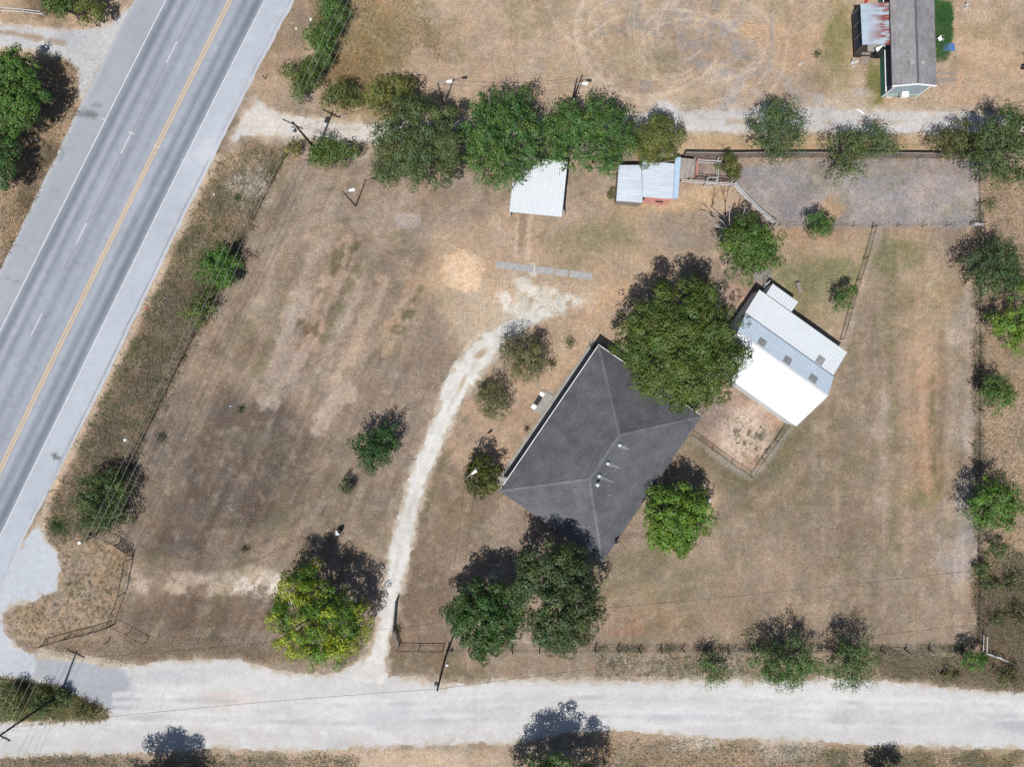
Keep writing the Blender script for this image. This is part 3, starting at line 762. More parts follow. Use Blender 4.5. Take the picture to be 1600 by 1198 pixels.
def sheet(name, poly, which, mat, z, amp, nsc, seed, step=0.2, clip=None, widen=0.0):
    a = np.array(poly, float)
    x0, x1 = max(a[:, 0].min(), -420) - 6, min(a[:, 0].max(), 2060) + 6
    y0, y1 = max(a[:, 1].min(), -100) - 6, min(a[:, 1].max(), 1300) + 6
    k = FPX / CAM_H
    xs = np.arange((x0 - 800) / k, (x1 - 800) / k, step); ys = np.arange((599 - y1) / k, (599 - y0) / k, step)
    X, Y = np.meshgrid(xs, ys); xf, yf = X.ravel(), Y.ravel()
    px, py = to_px(xf, yf)
    c = field_cols(paint_gravel(px, py, which))
    sd = poly_sd(px, py, poly) + widen + fbm(px, py, nsc, seed, 5) * amp
    inside = sd > 0
    if clip is not None: inside &= clip(px, py)
    ii = np.arange(len(xf)).reshape(X.shape); ok = inside.reshape(X.shape)
    good = (ok[:-1, :-1] & ok[:-1, 1:] & ok[1:, 1:] & ok[1:, :-1]).ravel()
    q = np.stack([ii[:-1, :-1], ii[:-1, 1:], ii[1:, 1:], ii[1:, :-1]], -1).reshape(-1, 4)[good]
    used = np.unique(q); rm = np.zeros(len(xf), np.int64); rm[used] = np.arange(len(used))
    V = np.stack([xf[used], yf[used], np.full(len(used), z)], 1)
    return link(name, new_mesh(name, V, rm[q], mat, c[used]), kind='structure')

sheet('gravel_road', SOUTH_ROAD, 'south', M_gravel, 0.004, 5, 16, 300, 0.15)
sheet('gravel_driveway', DRIVE, 'drive', M_gravel, 0.008, 4.5, 11, 301, 0.12, widen=0.5)
sheet('gravel_lane', NORTH_LANE, 'north', M_stone_road, 0.004, 7, 14, 302, 0.14)
sheet('gravel_track', WEST_LANE, 'west', M_stone_road, 0.004, 3, 20, 303, 0.22)

# highway ----------------------------------------------------------
def strip_mesh(name, offs_a, offs_b, nacross, mat, z, colfn, y0=-900, y1=1800, dy=5.0, edge_noise=(0, 0)):
    ys = np.concatenate([np.arange(-9060, -860, 200.0), np.arange(-860, -60, 40.0), np.arange(-60, 1260, dy), np.arange(1260, 1800, 40.0), np.arange(1800, 9000, 200.0)])
    u = np.linspace(0, 1, nacross + 1)
    Yp, U = np.meshgrid(ys, u, indexing='ij')
    A = offs_a(Yp) + fbm(Yp, Yp * 0 + 3, 16, 310, 4) * edge_noise[0]
    B = offs_b(Yp) + fbm(Yp, Yp * 0 + 9, 16, 315, 4) * edge_noise[1]
    off = A + (B - A) * U
    Xp = road_x(Yp) + off
    c = colfn(Xp.ravel(), Yp.ravel(), off.ravel())
    k = CAM_H / FPX
    V = np.stack([(Xp.ravel() - 800) * k, (599 - Yp.ravel()) * k, np.full(Xp.size, z)], 1)
    n, m = Xp.shape; ii = np.arange(n * m).reshape(n, m)
    q = np.stack([ii[:-1, :-1], ii[1:, :-1], ii[1:, 1:], ii[:-1, 1:]], -1).reshape(-1, 4)
    return link(name, new_mesh(name, V, q, mat, c), kind='structure')

def ls(vals, n=None):
    """piecewise linear offsets from the yellow line as a function of image row"""
    ys, vs = zip(*vals)
    return lambda y: np.interp(y, ys, vs)

L_EDGE = ls([(-900, -103), (0, -100.5), (300, -101.5), (517, -104), (1800, -110)])
R_EDGE = ls([(-900, 56), (0, 54), (300, 52.5), (600, 52), (837, 49), (1800, 45)])
L_OUT = ls([(-900, -150), (10, -150), (165, -152), (300, -150), (420, -150), (1800, -150)])
R_OUT = ls([(-900, 104), (0, 101), (150, 97), (300, 97), (600, 98), (780, 92), (840, 88), (900, 92), (1800, 92)])

def lane_cols(X, Y, off):
    p = Paint(X, Y, (175, 180, 191))
    L = L_EDGE(Y); R = R_EDGE(Y)
    def track(c, w, col, op):
        p.mix(np.exp(-((off - c) / w) ** 2) * op, col)
    tl = L
    track(L + 11, 7.5, (134, 142, 154), 1.0); track(L + 31, 6, (146, 153, 165), 0.9)
    track(L + 22, 4, (184, 187, 196), 0.7)
    track(L + 62, 7, (148, 154, 165), 0.8); track(L + 84, 6, (156, 162, 173), 0.6)
    track(R - 38, 5, (190, 196, 205), 0.5); track(R - 30, 6, (144, 151, 163), 0.85); track(R - 10, 7.5, (130, 138, 150), 1.0)
    track(R - 21, 4, (170, 176, 186), 0.6)
    p.add(fbm(off * 6, Y, 160, 320, 3), (4, 4, 4)); p.add(fbm(off * 3, Y, 60, 324, 3), (3, 3, 3))
    p.add(fbm(X, Y, 10, 327, 3), (3, 3, 3)); p.mix(smooth(.62, .8, fbm(X, Y, 5, 350, 2)) * .15, (118, 122, 130))
    
    return field_cols(p)
def lsh_cols(X, Y, off):
    p = Paint(X, Y, (176, 181, 190))
    p.add(fbm(off * 3, Y, 120, 330, 4), (4, 4, 4)); p.add(fbm(X, Y, 10, 334, 3), (2.5, 2.5, 2.5))
    p.mix(smooth(-142, -149, off) * 0.6, (205, 204, 206))
    p.B(135, 178, 16, 5, (112, 112, 114), 0.8, 10, 0.6, 335, 5); p.B(147, 164, 8, 3, (120, 120, 122), 0.7, 10, 0.6, 336, 5)
    p.B(20, 438, 10, 2, (130, 134, 140), 0.7, 10); p.B(98, 240, 3, 10, (140, 144, 150), 0.6, 10, 0.6, 337, 4)
    return field_cols(p)
def rsh_cols(X, Y, off):
    p = Paint(X, Y, (197, 203, 212))
    p.add(fbm(off * 3, Y, 120, 340, 4), (4, 4, 4)); p.add(fbm(X, Y, 10, 344, 3), (2.5, 2.5, 2.5))
    ro = R_OUT(Y)
    p.mix(np.exp(-((off - ro + 7) / 1.1) ** 2) * 0.6, (160, 165, 176))
    p.mix(smooth(ro - 6, ro - 3, off) * 0.6, (210, 212, 214))
    p.B(88, 714, 8, 3.6, (112, 118, 122), 0.9, 28, 0.3, 345, 4, 0.3)
    p.B(325, 235, 14, 18, (218, 221, 226), 0.6, 30, 0.5, 346)
    return field_cols(p)
strip_mesh('road', L_EDGE, R_EDGE, 44, M_asphalt, 0.016, lane_cols)
strip_mesh('road_shoulder', L_OUT, L_EDGE, 14, M_asphalt, 0.012, lsh_cols, edge_noise=(1.5, 0))
strip_mesh('road_shoulder', R_EDGE, R_OUT, 14, M_asphalt, 0.012, rsh_cols, edge_noise=(0, 1.5))

def line_strip(name, off, w_m, y0, y1, mat, z=0.020, dy=20.0, wob=0.0):
    hw = w_m / 2; V = []; F = []
    ys = np.arange(y0, y1 + 0.1, dy) if y1 - y0 > dy else np.array([y0, y1])
    for i, yy in enumerate(ys):
        o = off(yy) if callable(off) else off
        c = W(float(road_x(yy) + o), float(yy), z)
        c2 = W(float(road_x(yy + 1) + (off(yy + 1) if callable(off) else off)), float(yy + 1), z)
        c.x = (float(road_x(yy) + o) - 800) * CAM_H / FPX; c.y = (599 - yy) * CAM_H / FPX
        c2.x = (float(road_x(yy + 1) + (off(yy + 1) if callable(off) else off)) - 800) * CAM_H / FPX; c2.y = (599 - yy - 1) * CAM_H / FPX
        d = (c2 - c).normalized(); nrm = Vector((-d.y, d.x, 0))
        V += [tuple(c + nrm * hw), tuple(c - nrm * hw)]
        if i: F.append((2 * i - 2, 2 * i - 1, 2 * i + 1, 2 * i))
    return link(name, new_mesh(name, V, F, mat), kind='structure')
line_strip('yellow_centre_line', -2.4, 0.19, -4000, 5000, M_yellow_paint)
line_strip('yellow_centre_line', 2.4, 0.19, -4000, 5000, M_yellow_paint)
line_strip('white_edge_line', lambda y: float(L_EDGE(y)), 0.13, -4000, 5000, M_white_paint)
line_strip('white_edge_line', lambda y: float(R_EDGE(y)), 0.13, -4000, 5000, M_white_paint)
# lane dashes: seen at rows 65-98, 206-239, 347-381, 490-522 ...
for k in range(-12, 18):
    y0 = 65 + 141.5 * k
    line_strip('white_lane_dash', lambda y: float(L_EDGE(y)) * 0.5 - 0.0, 0.12, y0, y0 + 34, M_white_paint, dy=34)
def tick(px, py, L_, ang):
    b = MB(W(px, py, 0.0225)); b.slab([W(px, py) + Vector((math.cos(ang) * sx * L_ / 2 - math.sin(ang) * sy * 0.05, math.sin(ang) * sx * L_ / 2 + math.cos(ang) * sy * 0.05, 0.0245)) for sx, sy in ((-1, -1), (1, -1), (1, 1), (-1, 1))], 0.002)
    b.build('survey_tick_mark', M_white_paint, loc=W(px, py, 0.0225), kind='structure')
for (a, b_) in ((163, 187), (205, 208), (245, 229), (288, 252)):
    tick(a, b_, 0.75, math.radians(-26))

def crack(pts, w, mat, name='sealed_crack'):
    V = []; F = []
    q = [W(float(road_x(yy) + o), yy, .0188) for o, yy in pts]
    for i, p_ in enumerate(q):
        p_ = Vector(((float(road_x(pts[i][1]) + pts[i][0]) - 800) * CAM_H / FPX, (599 - pts[i][1]) * CAM_H / FPX, .0188))
        V += [(p_.x - w, p_.y, p_.z), (p_.x + w, p_.y, p_.z)]
        if i: F.append((2 * i - 2, 2 * i - 1, 2 * i + 1, 2 * i))
    link(name, new_mesh(name, V, F, mat), kind='structure')
M_crack = surf('crack_sealant', alb(128, 132, 140), var=.2)
rc = random.Random(9)
for o0, ya, yb in ((-50, -40, 420), (-98, 20, 610), (26, 80, 760), (91, 250, 800)):
    pts = []; o_ = o0
    for yy in range(ya, yb, 9):
        o_ += rc.uniform(-.5, .5) + (o0 - o_) * .15; pts.append((o_, yy))
    crack(pts, .028, M_crack)

# concrete path of slabs in the yard
path = link('path', None, kind='structure')
P0, P1 = Vector(W(775, 413)), Vector(W(926, 432))
slabs = [(775, 834, .0), (836, 866, .02), (868, 888, .01), (890, 926, .0)]
for a, b_, j in slabs:
    q0 = P0.lerp(P1, (a - 775) / 151); q1 = P0.lerp(P1, (b_ - 775) / 151 - 0.004)
    d = (q1 - q0).normalized(); n = Vector((-d.y, d.x, 0)) * 0.44
    m = MB(q0); m.slab([q0 - n + Vector((0, 0, .05 + j)), q1 - n + Vector((0, 0, .05 + j)), q1 + n + Vector((0, 0, .05 + j)), q0 + n + Vector((0, 0, .05 + j))], 0.07)
    m.build('slab', M_concrete_old, path, loc=q0)

def rand_dirs(r, n, zmin=-1.0):
    z = r.uniform(zmin, 1, n); a = r.uniform(0, 2 * np.pi, n); q = np.sqrt(1 - z * z)
    return np.stack([q * np.cos(a), q * np.sin(a), z], 1)

def leaf_mesh(name, C, Nn, size, cols, r, aspect=.5, mat=None):
    n = len(C)
    Nn = Nn / (np.linalg.norm(Nn, axis=1, keepdims=True) + 1e-9)
    t = rand_dirs(r, n); u = np.cross(Nn, t); u /= (np.linalg.norm(u, axis=1, keepdims=True) + 1e-9)
    v = np.cross(Nn, u)
    s_ = size[:, None]
    bend = Nn * s_ * .12
    V = np.stack([C - u * s_ * .5, C - v * s_ * aspect * .5 + bend, C + u * s_ * .5, C + v * s_ * aspect * .5 + bend], 1).reshape(-1, 3)
    F = np.arange(4 * n).reshape(n, 4)
    return new_mesh(name, V, F, mat or M_leaf, np.repeat(cols, 4, 0))


# ------------------------------------------------------------------ buildings
def g(px, py, h):                       # ground position of something seen at height h
    v = W(px, py, h); return v

def ribbed(parent, name, a, b, c, d, n, mat, rib=0.06, ribw=0.09, t=0.05, org=None, **kw):
    """sheet roof: corners a-b (one edge), d-c (other edge); ribs run from edge a-b to edge d-c"""
    a, b, c, d = map(Vector, (a, b, c, d))
    m = MB(parent.location)
    m.slab([a, b, c, d], t)
    e = (b - a).normalized()
    up = (b - a).cross(d - a).normalized()
    if up.z < 0: up = -up
    for i in range(n + 1):
        f = i / n
        p0 = a.lerp(b, f); p1 = d.lerp(c, f)
        w = e * ribw / 2
        if i == 0: p0 += w; p1 += w
        if i == n: p0 -= w; p1 -= w
        z = up * 0.002
        m.hexa([p0 - w + z, p0 + w + z, p1 + w + z, p1 - w + z], [p0 - w * .5 + up * rib, p0 + w * .5 + up * rib, p1 + w * .5 + up * rib, p1 - w * .5 + up * rib])
    return m.build(name, mat, parent, **kw)

def wall(parent, name, a, b, za, zb, mat, t=0.15, z0=0.0, **kw):
    a = Vector((a[0], a[1], 0)); b = Vector((b[0], b[1], 0)); d = (b - a).normalized(); n = Vector((-d.y, d.x, 0)) * t / 2
    m = MB(parent.location)
    def q(z1, z2): return [a - n + Vector((0, 0, z1)), b - n + Vector((0, 0, z2)), b + n + Vector((0, 0, z2)), a + n + Vector((0, 0, z1))]
    m.hexa(q(z0, z0), q(za, zb))
    return m.build(name, mat, parent, **kw)

# --- main house
EH, RH = 2.9, 6.4
TL, TR, BR, BL = g(936, 539.5, EH), g(1097, 650.5, EH), g(940, 877, EH), g(781, 767, EH)
cen = (TL + TR + BR + BL) / 4
ax = (BL - TL).normalized(); bx = (TR - TL).normalized()
Lx = (BL - TL).length / 2; Wx = (TR - TL).length / 2
def HP(u, v, z): return Vector((cen.x, cen.y, 0)) + ax * u + bx * v + Vector((0, 0, z))
house = thing('ranch_house', 'long ranch house under a charcoal shingled hip roof in the middle of the lot', 'house', (cen.x, cen.y, 0))
ho = house.location
rl = Lx - Wx
R1, R2 = HP(-rl, 0, RH), HP(rl, 0, RH)
c1, c2, c3, c4 = HP(-Lx, -Wx, EH), HP(-Lx, Wx, EH), HP(Lx, Wx, EH), HP(Lx, -Wx, EH)
T = Vector((0, 0, 0.16))
def slope(pts, lab=None):
    m = MB(ho)
    nrm = (Vector(pts[1]) - Vector(pts[0])).cross(Vector(pts[2]) - Vector(pts[1]))
    if nrm.z < 0: pts = pts[::-1]
    m.hexa([Vector(p) - T for p in pts], pts)
    return m.build('roof_slope', M_shingle, house)
slope([c1, c2, R1]); slope([c4, c3, R2]); slope([c1, R1, R2, c4]); slope([c2, R1, R2, c3])
def cap(a, b, w=0.16):
    a, b = Vector(a), Vector(b); n = 26
    root = MB(ho)
    d = (b - a); s_ = Vector((-d.y, d.x, 0)).normalized() * w
    for i in range(n):
        p = a.lerp(b, i / n); q = a.lerp(b, (i + 1.05) / n) + Vector((0, 0, 0.012))
        up = Vector((0, 0, 0.03))
        lo = Vector((0, 0, -0.035))
        root.hexa([p - s_ + lo, p + Vector((0, 0, -.02)), q + Vector((0, 0, -.02)), q - s_ + lo], [p - s_ + lo * .1, p + up, q + up, q - s_ + lo * .1])
        root.hexa([p + Vector((0, 0, -.02)), p + s_ + lo, q + s_ + lo, q + Vector((0, 0, -.02))], [p + up * .98, p + s_ + lo * .1, q + s_ + lo * .1, q + up * .98])
    root.build('ridge_cap', M_shingle_cap, house)
for a, b_ in ((R1, R2), (c1, R1), (c2, R1), (c3, R2), (c4, R2)): cap(a, b_)
ov = 0.75
w1, w2, w3, w4 = HP(-Lx + ov, -Wx + ov, 0), HP(-Lx + ov, Wx - ov, 0), HP(Lx - ov, Wx - ov, 0), HP(Lx - ov, -Wx + ov, 0)
for a, b_ in ((w1, w2), (w2, w3), (w3, w4), (w4, w1)):
    wall(house, 'wall', a, b_, EH - 0.05, EH - 0.05, M_brick)
sf = MB(ho); sf.hexa([HP(-Lx + .06, -Wx + .06, EH - .26), HP(-Lx + .06, Wx - .06, EH - .26), HP(Lx - .06, Wx - .06, EH - .26), HP(Lx - .06, -Wx + .06, EH - .26)][::-1],
                     [HP(-Lx + .06, -Wx + .06, EH - .22), HP(-Lx + .06, Wx - .06, EH - .22), HP(Lx - .06, Wx - .06, EH - .22), HP(Lx - .06, -Wx + .06, EH - .22)][::-1])
sf.build('soffit', M_white, house)
def gutter(a, b, side):
    m = MB(ho); a, b = Vector(a), Vector(b); d = (b - a).normalized(); s_ = side.normalized() * 0.07
    z = Vector((0, 0, .02)); lo = Vector((0, 0, -.16))
    m.hexa([a + lo, b + lo, b + s_ + lo, a + s_ + lo], [a + z, b + z, b + s_ + z, a + s_ + z])
    m.build('gutter', M_white, house)
gutter(c4 - bx * .005, c1 - bx * .005, -bx); gutter(c1 - ax * .005 - bx * .07, c2 - ax * .005, -ax); 
def win(u0, v0, u1, v1, z0, z1):
    a, b_ = HP(u0, v0, 0), HP(u1, v1, 0)
    f = wall(house, 'window', a, b_, z1, z1, M_white, 0.22, z0)
    a2 = a.lerp(b_, .07); b2 = a.lerp(b_, .93)
    d = (b_ - a).normalized(); n = Vector((-d.y, d.x, 0)) * .125
    m = MB(ho)
    q = lambda z: [a2 - n + Vector((0, 0, z)), b2 - n + Vector((0, 0, z)), b2 + n + Vector((0, 0, z)), a2 + n + Vector((0, 0, z))]
    m.hexa(q(z0 + .08), q(z1 - .08)); m.build('pane', M_pane, f)
for u in (-7.5, -4, 4.2, 7.6): win(u, -Wx + ov, u + 1.4, -Wx + ov, 0.9, 2.1)
for u in (-6.5, 0, 5.5): win(u, Wx - ov, u + 1.5, Wx - ov, 0.9, 2.1)
for v in (-4, 2.5): win(-Lx + ov, v, -Lx + ov, v + 1.3, 0.9, 2.1); win(Lx - ov, v, Lx - ov, v + 1.3, 0.9, 2.1)
wall(house, 'door', HP(-0.6, -Wx + ov - .06, 0), HP(0.4, -Wx + ov - .06, 0), 2.05, 2.05, M_white, 0.1, 0.05)
def roof_z(u, v):
    k = (RH - EH) / Wx
    return EH + k * min(Wx - abs(v), Lx - abs(u))
def on_roof(px, py):
    h = 4.5
    for _ in range(8):
        p = W(px, py, h); r = Vector((p.x - cen.x, p.y - cen.y, 0)); h = roof_z(r.dot(ax), r.dot(bx))
    return W(px, py, h)
for px, py in ((968, 695), (949.5, 723.5), (936, 743)):
    p = on_roof(px, py); m = MB(ho)
    m.lathe(p, [(.2, -.15), (.2, .03), (.1, .05), (.1, .16), (.2, .18), (.23, .25), (.2, .33), (.13, .38), (.04, .4)], 14)
    m.build('turbine_vent', M_galv, house, True)
for (a, b_) in (((970, 697), (983, 702)), ((952, 725), (968, 731)), ((939, 745), (960, 754))):
    p0, p1 = on_roof(*a), on_roof(*b_); d = (p1 - p0).normalized(); s_ = Vector((-d.y, d.x, 0)).normalized()
    z = Vector((0, 0, .006)); z2 = Vector((0, 0, .014))
    q = [p0 - s_ * .28, p0 + s_ * .28, p1 + s_ * .05, p1 - s_ * .05]
    m = MB(ho); m.hexa([v + z for v in q][::-1], [v + z2 for v in q][::-1]); m.build('bleached_streak', M_streak, house)
p = on_roof(932.5, 756); m = MB(ho); m.tube([p - Vector((0, 0, .1)), p + Vector((0, 0, .9))], .05, 8); m.tube([p + Vector((-.3, .05, .55)), p + Vector((.3, -.05, .55))], .03, 6)
m.lathe(p + Vector((0, 0, .8)), [(.12, 0), (.2, .06), (.12, .14)], 10)
m.build('antenna_mast', M_white_metal, house)
for px, py in ((899, 763), (921.5, 822), (953, 772)):
    p = on_roof(px, py); m = MB(ho); m.tube([p - Vector((0, 0, .1)), p + Vector((0, 0, .35))], .05, 8); m.lathe(p, [(.14, -.03), (.08, .06)], 8)
    m.build('vent_pipe', M_concrete, house)
p = on_roof(963, 845); m = MB(ho); m.tube([p - Vector((0, 0, .1)), p + Vector((0, 0, .55))], .03, 6)
m.build('dish_mount', M_dark, house)
dm = MB(ho); cdir = Vector((.35, -.8, .55)).normalized(); uu = cdir.cross(Vector((0, 0, 1))).normalized(); vv = cdir.cross(uu)
k0 = len(dm.v); cc = p + Vector((0, 0, .6))
rings = [(0, -.08), (.2, -.05), (.36, .02)]
for r, z in rings:
    for j in range(14):
        a = 2 * math.pi * j / 14; dm.v.append(tuple(cc + (uu * math.cos(a) + vv * math.sin(a)) * max(r, .01) + cdir * z - ho))
for i in range(2):
    for j in range(14): dm.f.append((i * 14 + j, i * 14 + (j + 1) % 14, (i + 1) * 14 + (j + 1) % 14, (i + 1) * 14 + j))
dm.build('satellite_dish', M_dark, house)
rl_ = np.random.RandomState(77); Cl = []; Nl = []
for _ in range(900):
    u_ = rl_.uniform(-Lx, -1.5); v_ = rl_.uniform(-1.5, Wx) if rl_.uniform() < .8 else rl_.uniform(-Wx, Wx)
    q_ = HP(u_, v_, roof_z(u_, v_) + .02); Cl.append([q_.x - ho.x, q_.y - ho.y, q_.z]); Nl.append([rl_.normal(0, .2), rl_.normal(0, .2), 1])
link('leaf_litter', leaf_mesh('leaf_litter', np.array(Cl, np.float32), np.array(Nl), rl_.uniform(.06, .16, 900), (np.array([[.17, .13, .08]]) * rl_.uniform(.5, 1.4, 900)[:, None]).astype(np.float32), rl_), house, kind='stuff')
# concrete walk along the house front and small stoop with step
walk = link('walkway', None, kind='structure')
nseg = 7
for i in range(nseg):
    u0 = -Lx - 0.5 + (2 * Lx + 0.6) * i / nseg; u1 = -Lx - 0.5 + (2 * Lx + 0.6) * (i + 1) / nseg - 0.03
    m = MB((0, 0, 0)); m.slab([HP(u0, -Wx - .78, .08), HP(u1, -Wx - .78, .08), HP(u1, -Wx + .9, .08), HP(u0, -Wx + .9, .08)], .1)
    m.build('walk_slab', M_concrete, walk)
m = MB(); s0, s1, s2, s3 = W(849, 609), W(866, 619), W(845, 648), W(829, 637)
m.slab([p + Vector((0, 0, .12)) for p in (s0, s1, s2, s3)], .12); m.build('stoop_slab', M_concrete, walk)
pl_ = thing('raised_grate', 'dark metal mat with pale end blocks beside the house walkway', 'mat', W(841, 626, .13))
m = MB(pl_.location)
q = [W(841.5, 617.5), W(847.5, 621.5), W(840, 633.5), W(834, 629.5)]
m.slab([p + Vector((0, 0, .19)) for p in q], .06); m.build('mat_top', M_dark, pl_)
for a, b_, c_, d_ in (((845, 611), (851.5, 615), (848.5, 620), (842.5, 616)), ((833, 630.5), (839, 634.5), (835, 640), (829, 636))):
    m = MB(pl_.location); m.slab([W(*t_) + Vector((0, 0, .24)) for t_ in (a, b_, c_, d_)], .12); m.build('end_block', M_white, pl_)

# --- metal barn
F_, G_, R_, S_ = g(1323.7, 550.5, 2.6), g(1300, 590, 3.0), g(1293.5, 619, 4.7), g(1244, 666, 2.8)
axis_b = Vector((W(1174.5, 457).x - W(1307.6, 552).x, W(1174.5, 457).y - W(1307.6, 552).y, 0))
E_, H_, R0_, S0_ = F_ + axis_b, G_ + axis_b, R_ + axis_b, S_ + axis_b
bc = (F_ + S0_) / 2; bc.z = 0
barn = thing('metal_barn', 'white metal barn with ribbed monitor roof beside the largest shade tree', 'barn', bc)
n1 = 44
G2 = G_ + Vector((0, 0, .35)); H2 = H_ + Vector((0, 0, .35))
dn = (S_ - R_); dn.z = 0; dn.normalize()
ribbed(barn, 'lean_to_roof', F_, E_, H_ - dn * 0 , G_, n1, M_white_metal)
G3 = G2 - dn * .12 - Vector((0, 0, .02)); H3 = H2 - dn * .12 - Vector((0, 0, .02))
ribbed(barn, 'north_roof_slope', G3, H3, R0_, R_, n1, M_shade_steel)
ribbed(barn, 'south_roof_slope', S_, S0_, R0_ + dn * .03, R_ + dn * .03, n1, M_white_metal)
m = MB(bc); e = axis_b.normalized()
m.hexa([R_ - dn * .18 - Vector((0, 0, .1)), R0_ - dn * .18 - Vector((0, 0, .1)), R0_ + Vector((0, 0, .02)), R_ + Vector((0, 0, .02))], [R_ - dn * .18 - Vector((0, 0, .03)), R0_ - dn * .18 - Vector((0, 0, .03)), R0_ + Vector((0, 0, .07)), R_ + Vector((0, 0, .07))])
m.build('ridge_cap', M_white, barn)
m = MB(bc); m.hexa([G_ - Vector((0, 0, .5)) + dn * .1, H_ - Vector((0, 0, .5)) + dn * .1, H_ - Vector((0, 0, .5)) + dn * .16, G_ - Vector((0, 0, .5)) + dn * .16],
                   [G2 + dn * .1 - Vector((0, 0, .1)), H2 + dn * .1 - Vector((0, 0, .1)), H2 + dn * .16 - Vector((0, 0, .1)), G2 + dn * .16 - Vector((0, 0, .1))])
m.build('clerestory_wall', M_navy, barn)  # dark blue paints the shadow line below the upper eave
ins = .12
def flat(v): return Vector((v.x, v.y, 0))
wa, wb, wc_, wd = flat(F_) + dn * ins + e * ins, flat(E_) + dn * ins - e * ins, flat(S0_) - dn * ins - e * ins, flat(S_) - dn * ins + e * ins
wall(barn, 'wall', wa, wb, 2.5, 2.5, M_white_metal, .08)
wall(barn, 'wall', wc_, wd, 2.7, 2.7, M_white_metal, .08)
for (q0, q1, q2, q3) in ((wa, flat(G_) + e * ins, flat(R_) + e * ins, wd), (wb, flat(H_) - e * ins, flat(R0_) - e * ins, wc_)):
    m = MB(bc); t_ = e * .04
    for sgn in (0,):
        a0 = [q0, q1, q2, q3]
        top = [Vector((q0.x, q0.y, 2.5)), Vector((q1.x, q1.y, 2.88)), Vector((q2.x, q2.y, 4.55)), Vector((q3.x, q3.y, 2.7))]
        outl = [q0, top[0], top[1], top[2], top[3], q3]
        m.hexa([p - t_ for p in outl], [p + t_ for p in outl])
    m.build('gable_wall', M_white_metal, barn)
def on_plane(px, py, a, b_, c_):
    a, b_, c_ = Vector(a), Vector(b_), Vector(c_); n = (b_ - a).cross(c_ - a).normalized()
    o = Vector((0, 0, CAM_H)); d = W(px, py, 0) - o
    t_ = n.dot(a - o) / n.dot(d); return o + d * t_, (n if n.z > 0 else -n)
for px, py, pl in ((1281.5, 563, (F_, E_, G_)), (1190.5, 535, (G3, H3, R_)), (1230.3, 563.3, (G3, H3, R_)), (1270.3, 591.8, (G3, H3, R_))):
    p, n = on_plane(px, py, *pl)
    sdir = n.cross(e).normalized()
    m = MB(bc); q = [p + e * (sx * .47) + sdir * (sy * .5) for sx, sy in ((-1, -1), (1, -1), (1, 1), (-1, 1))]
    m.hexa([v + n * .005 for v in q], [v + n * .075 for v in q])
    sk = m.build('roof_vent', surf('vent_grey', alb(165, 166, 168), var=.1), barn)
    m = MB(bc); q = [p + e * (sx * .14) + sdir * (sy * .14) for sx, sy in ((-1, -1), (1, -1), (1, 1), (-1, 1))]
    m.hexa([v + n * .076 for v in q], [v + n * .14 for v in q]); m.build('vent_hub', M_concrete, sk)
# annex on the north side
A1, A2, A3, A4 = g(1207.2, 443.2, 2.3), g(1247.3, 472, 2.3), g(1236.8, 487, 2.5), g(1197.2, 459, 2.5)
ribbed(barn, 'annex_roof', A1, A2, A3, A4, 11, M_white_metal)
for a, b_ in ((A1, A2), (A2, A3), (A4, A1)):
    i_ = (A1 + A3) / 2
    wall(barn, 'annex_wall', flat(a).lerp(flat(i_), .05), flat(b_).lerp(flat(i_), .05), 2.22, 2.22, M_white_metal, .06)
# white ladder rack by the annex
lad = thing('stacked_ladder', 'small white ladder rack standing at the barn corner by the annex', 'ladder', W(1195, 450, 0))
for k in (-1, 1):
    m = MB(lad.location); o = W(1195, 450) + Vector((.25 * k, .15 * k, 0)); m.tube([o, o + Vector((-.35, .5, 2.0))], .035, 6); m.build('rail', M_white_pipe, lad)
for k in range(5):
    o = W(1195, 450) + Vector((-.06 * k - .05, .1 * k + .05, .3 + .38 * k)); m = MB(lad.location); m.tube([o - Vector((.27, .16, 0)), o + Vector((.27, .16, 0))], .03, 6); m.build('rung', M_white_pipe, lad)
# bench in the barn yard
bn = thing('garden_bench', 'small weathered bench alone on the grass north of the barn', 'bench', W(1249, 449))
for k, (du, w_) in enumerate(((-.16, .15), (0, .14), (.17, .15))):
    c0 = W(1249, 449, .45); d = Vector((.25, -1, 0)).normalized(); n = Vector((d.y, -d.x, 0))
    m = MB(bn.location); a_ = math.atan2(d.y, d.x); m.box(c0 + n * du, 1.3, w_, .05, a_); m.build('seat_board', M_wood_grey, bn)
for s_ in (-1, 1):
    m = MB(bn.location); m.box(W(1249, 449, .21) + d * .5 * s_, .08, .46, .42, a_); m.build('leg', M_dark, bn)

# --- white carport
C1, C2, C3, C4 = g(805, 244, 2.7), g(887, 252.5, 2.7), g(878, 339, 3.0), g(795.5, 331, 3.0)
cc = (C1 + C3) / 2; cc.z = 0
carport = thing('carport', 'white metal carport half covered by tree branches north of the yard', 'carport', cc)
ribbed(carport, 'roof', C1, C2, C3, C4, 22, M_white_metal)
for (a, b_) in ((C2, C3), (C1, C4), (C1, C2)):
    i_ = (C1 + C3) / 2
    wall(carport, 'wall', flat(a).lerp(flat(i_), .04), flat(b_).lerp(flat(i_), .04), 2.62, 2.62 if b_ is C2 else 2.9, M_white_metal, .06)
for a in (C3, C4):
    b_ = flat(a).lerp(flat(cc), .05); m = MB(cc); m.tube([b_, b_ + Vector((0, 0, 2.9))], .07, 6); m.build('post', M_white_pipe, carport)
for px, py, dx in ((795, 330, -.55), (878, 337, .45)):
    m = MB(cc); o = W(px, py, 0); o = Vector((o.x, o.y, 0)); m.tube([o + Vector((0, .2, 2.2)), o + Vector((dx, -.15, .02))], .05, 6); m.build('brace', M_white_pipe, carport)

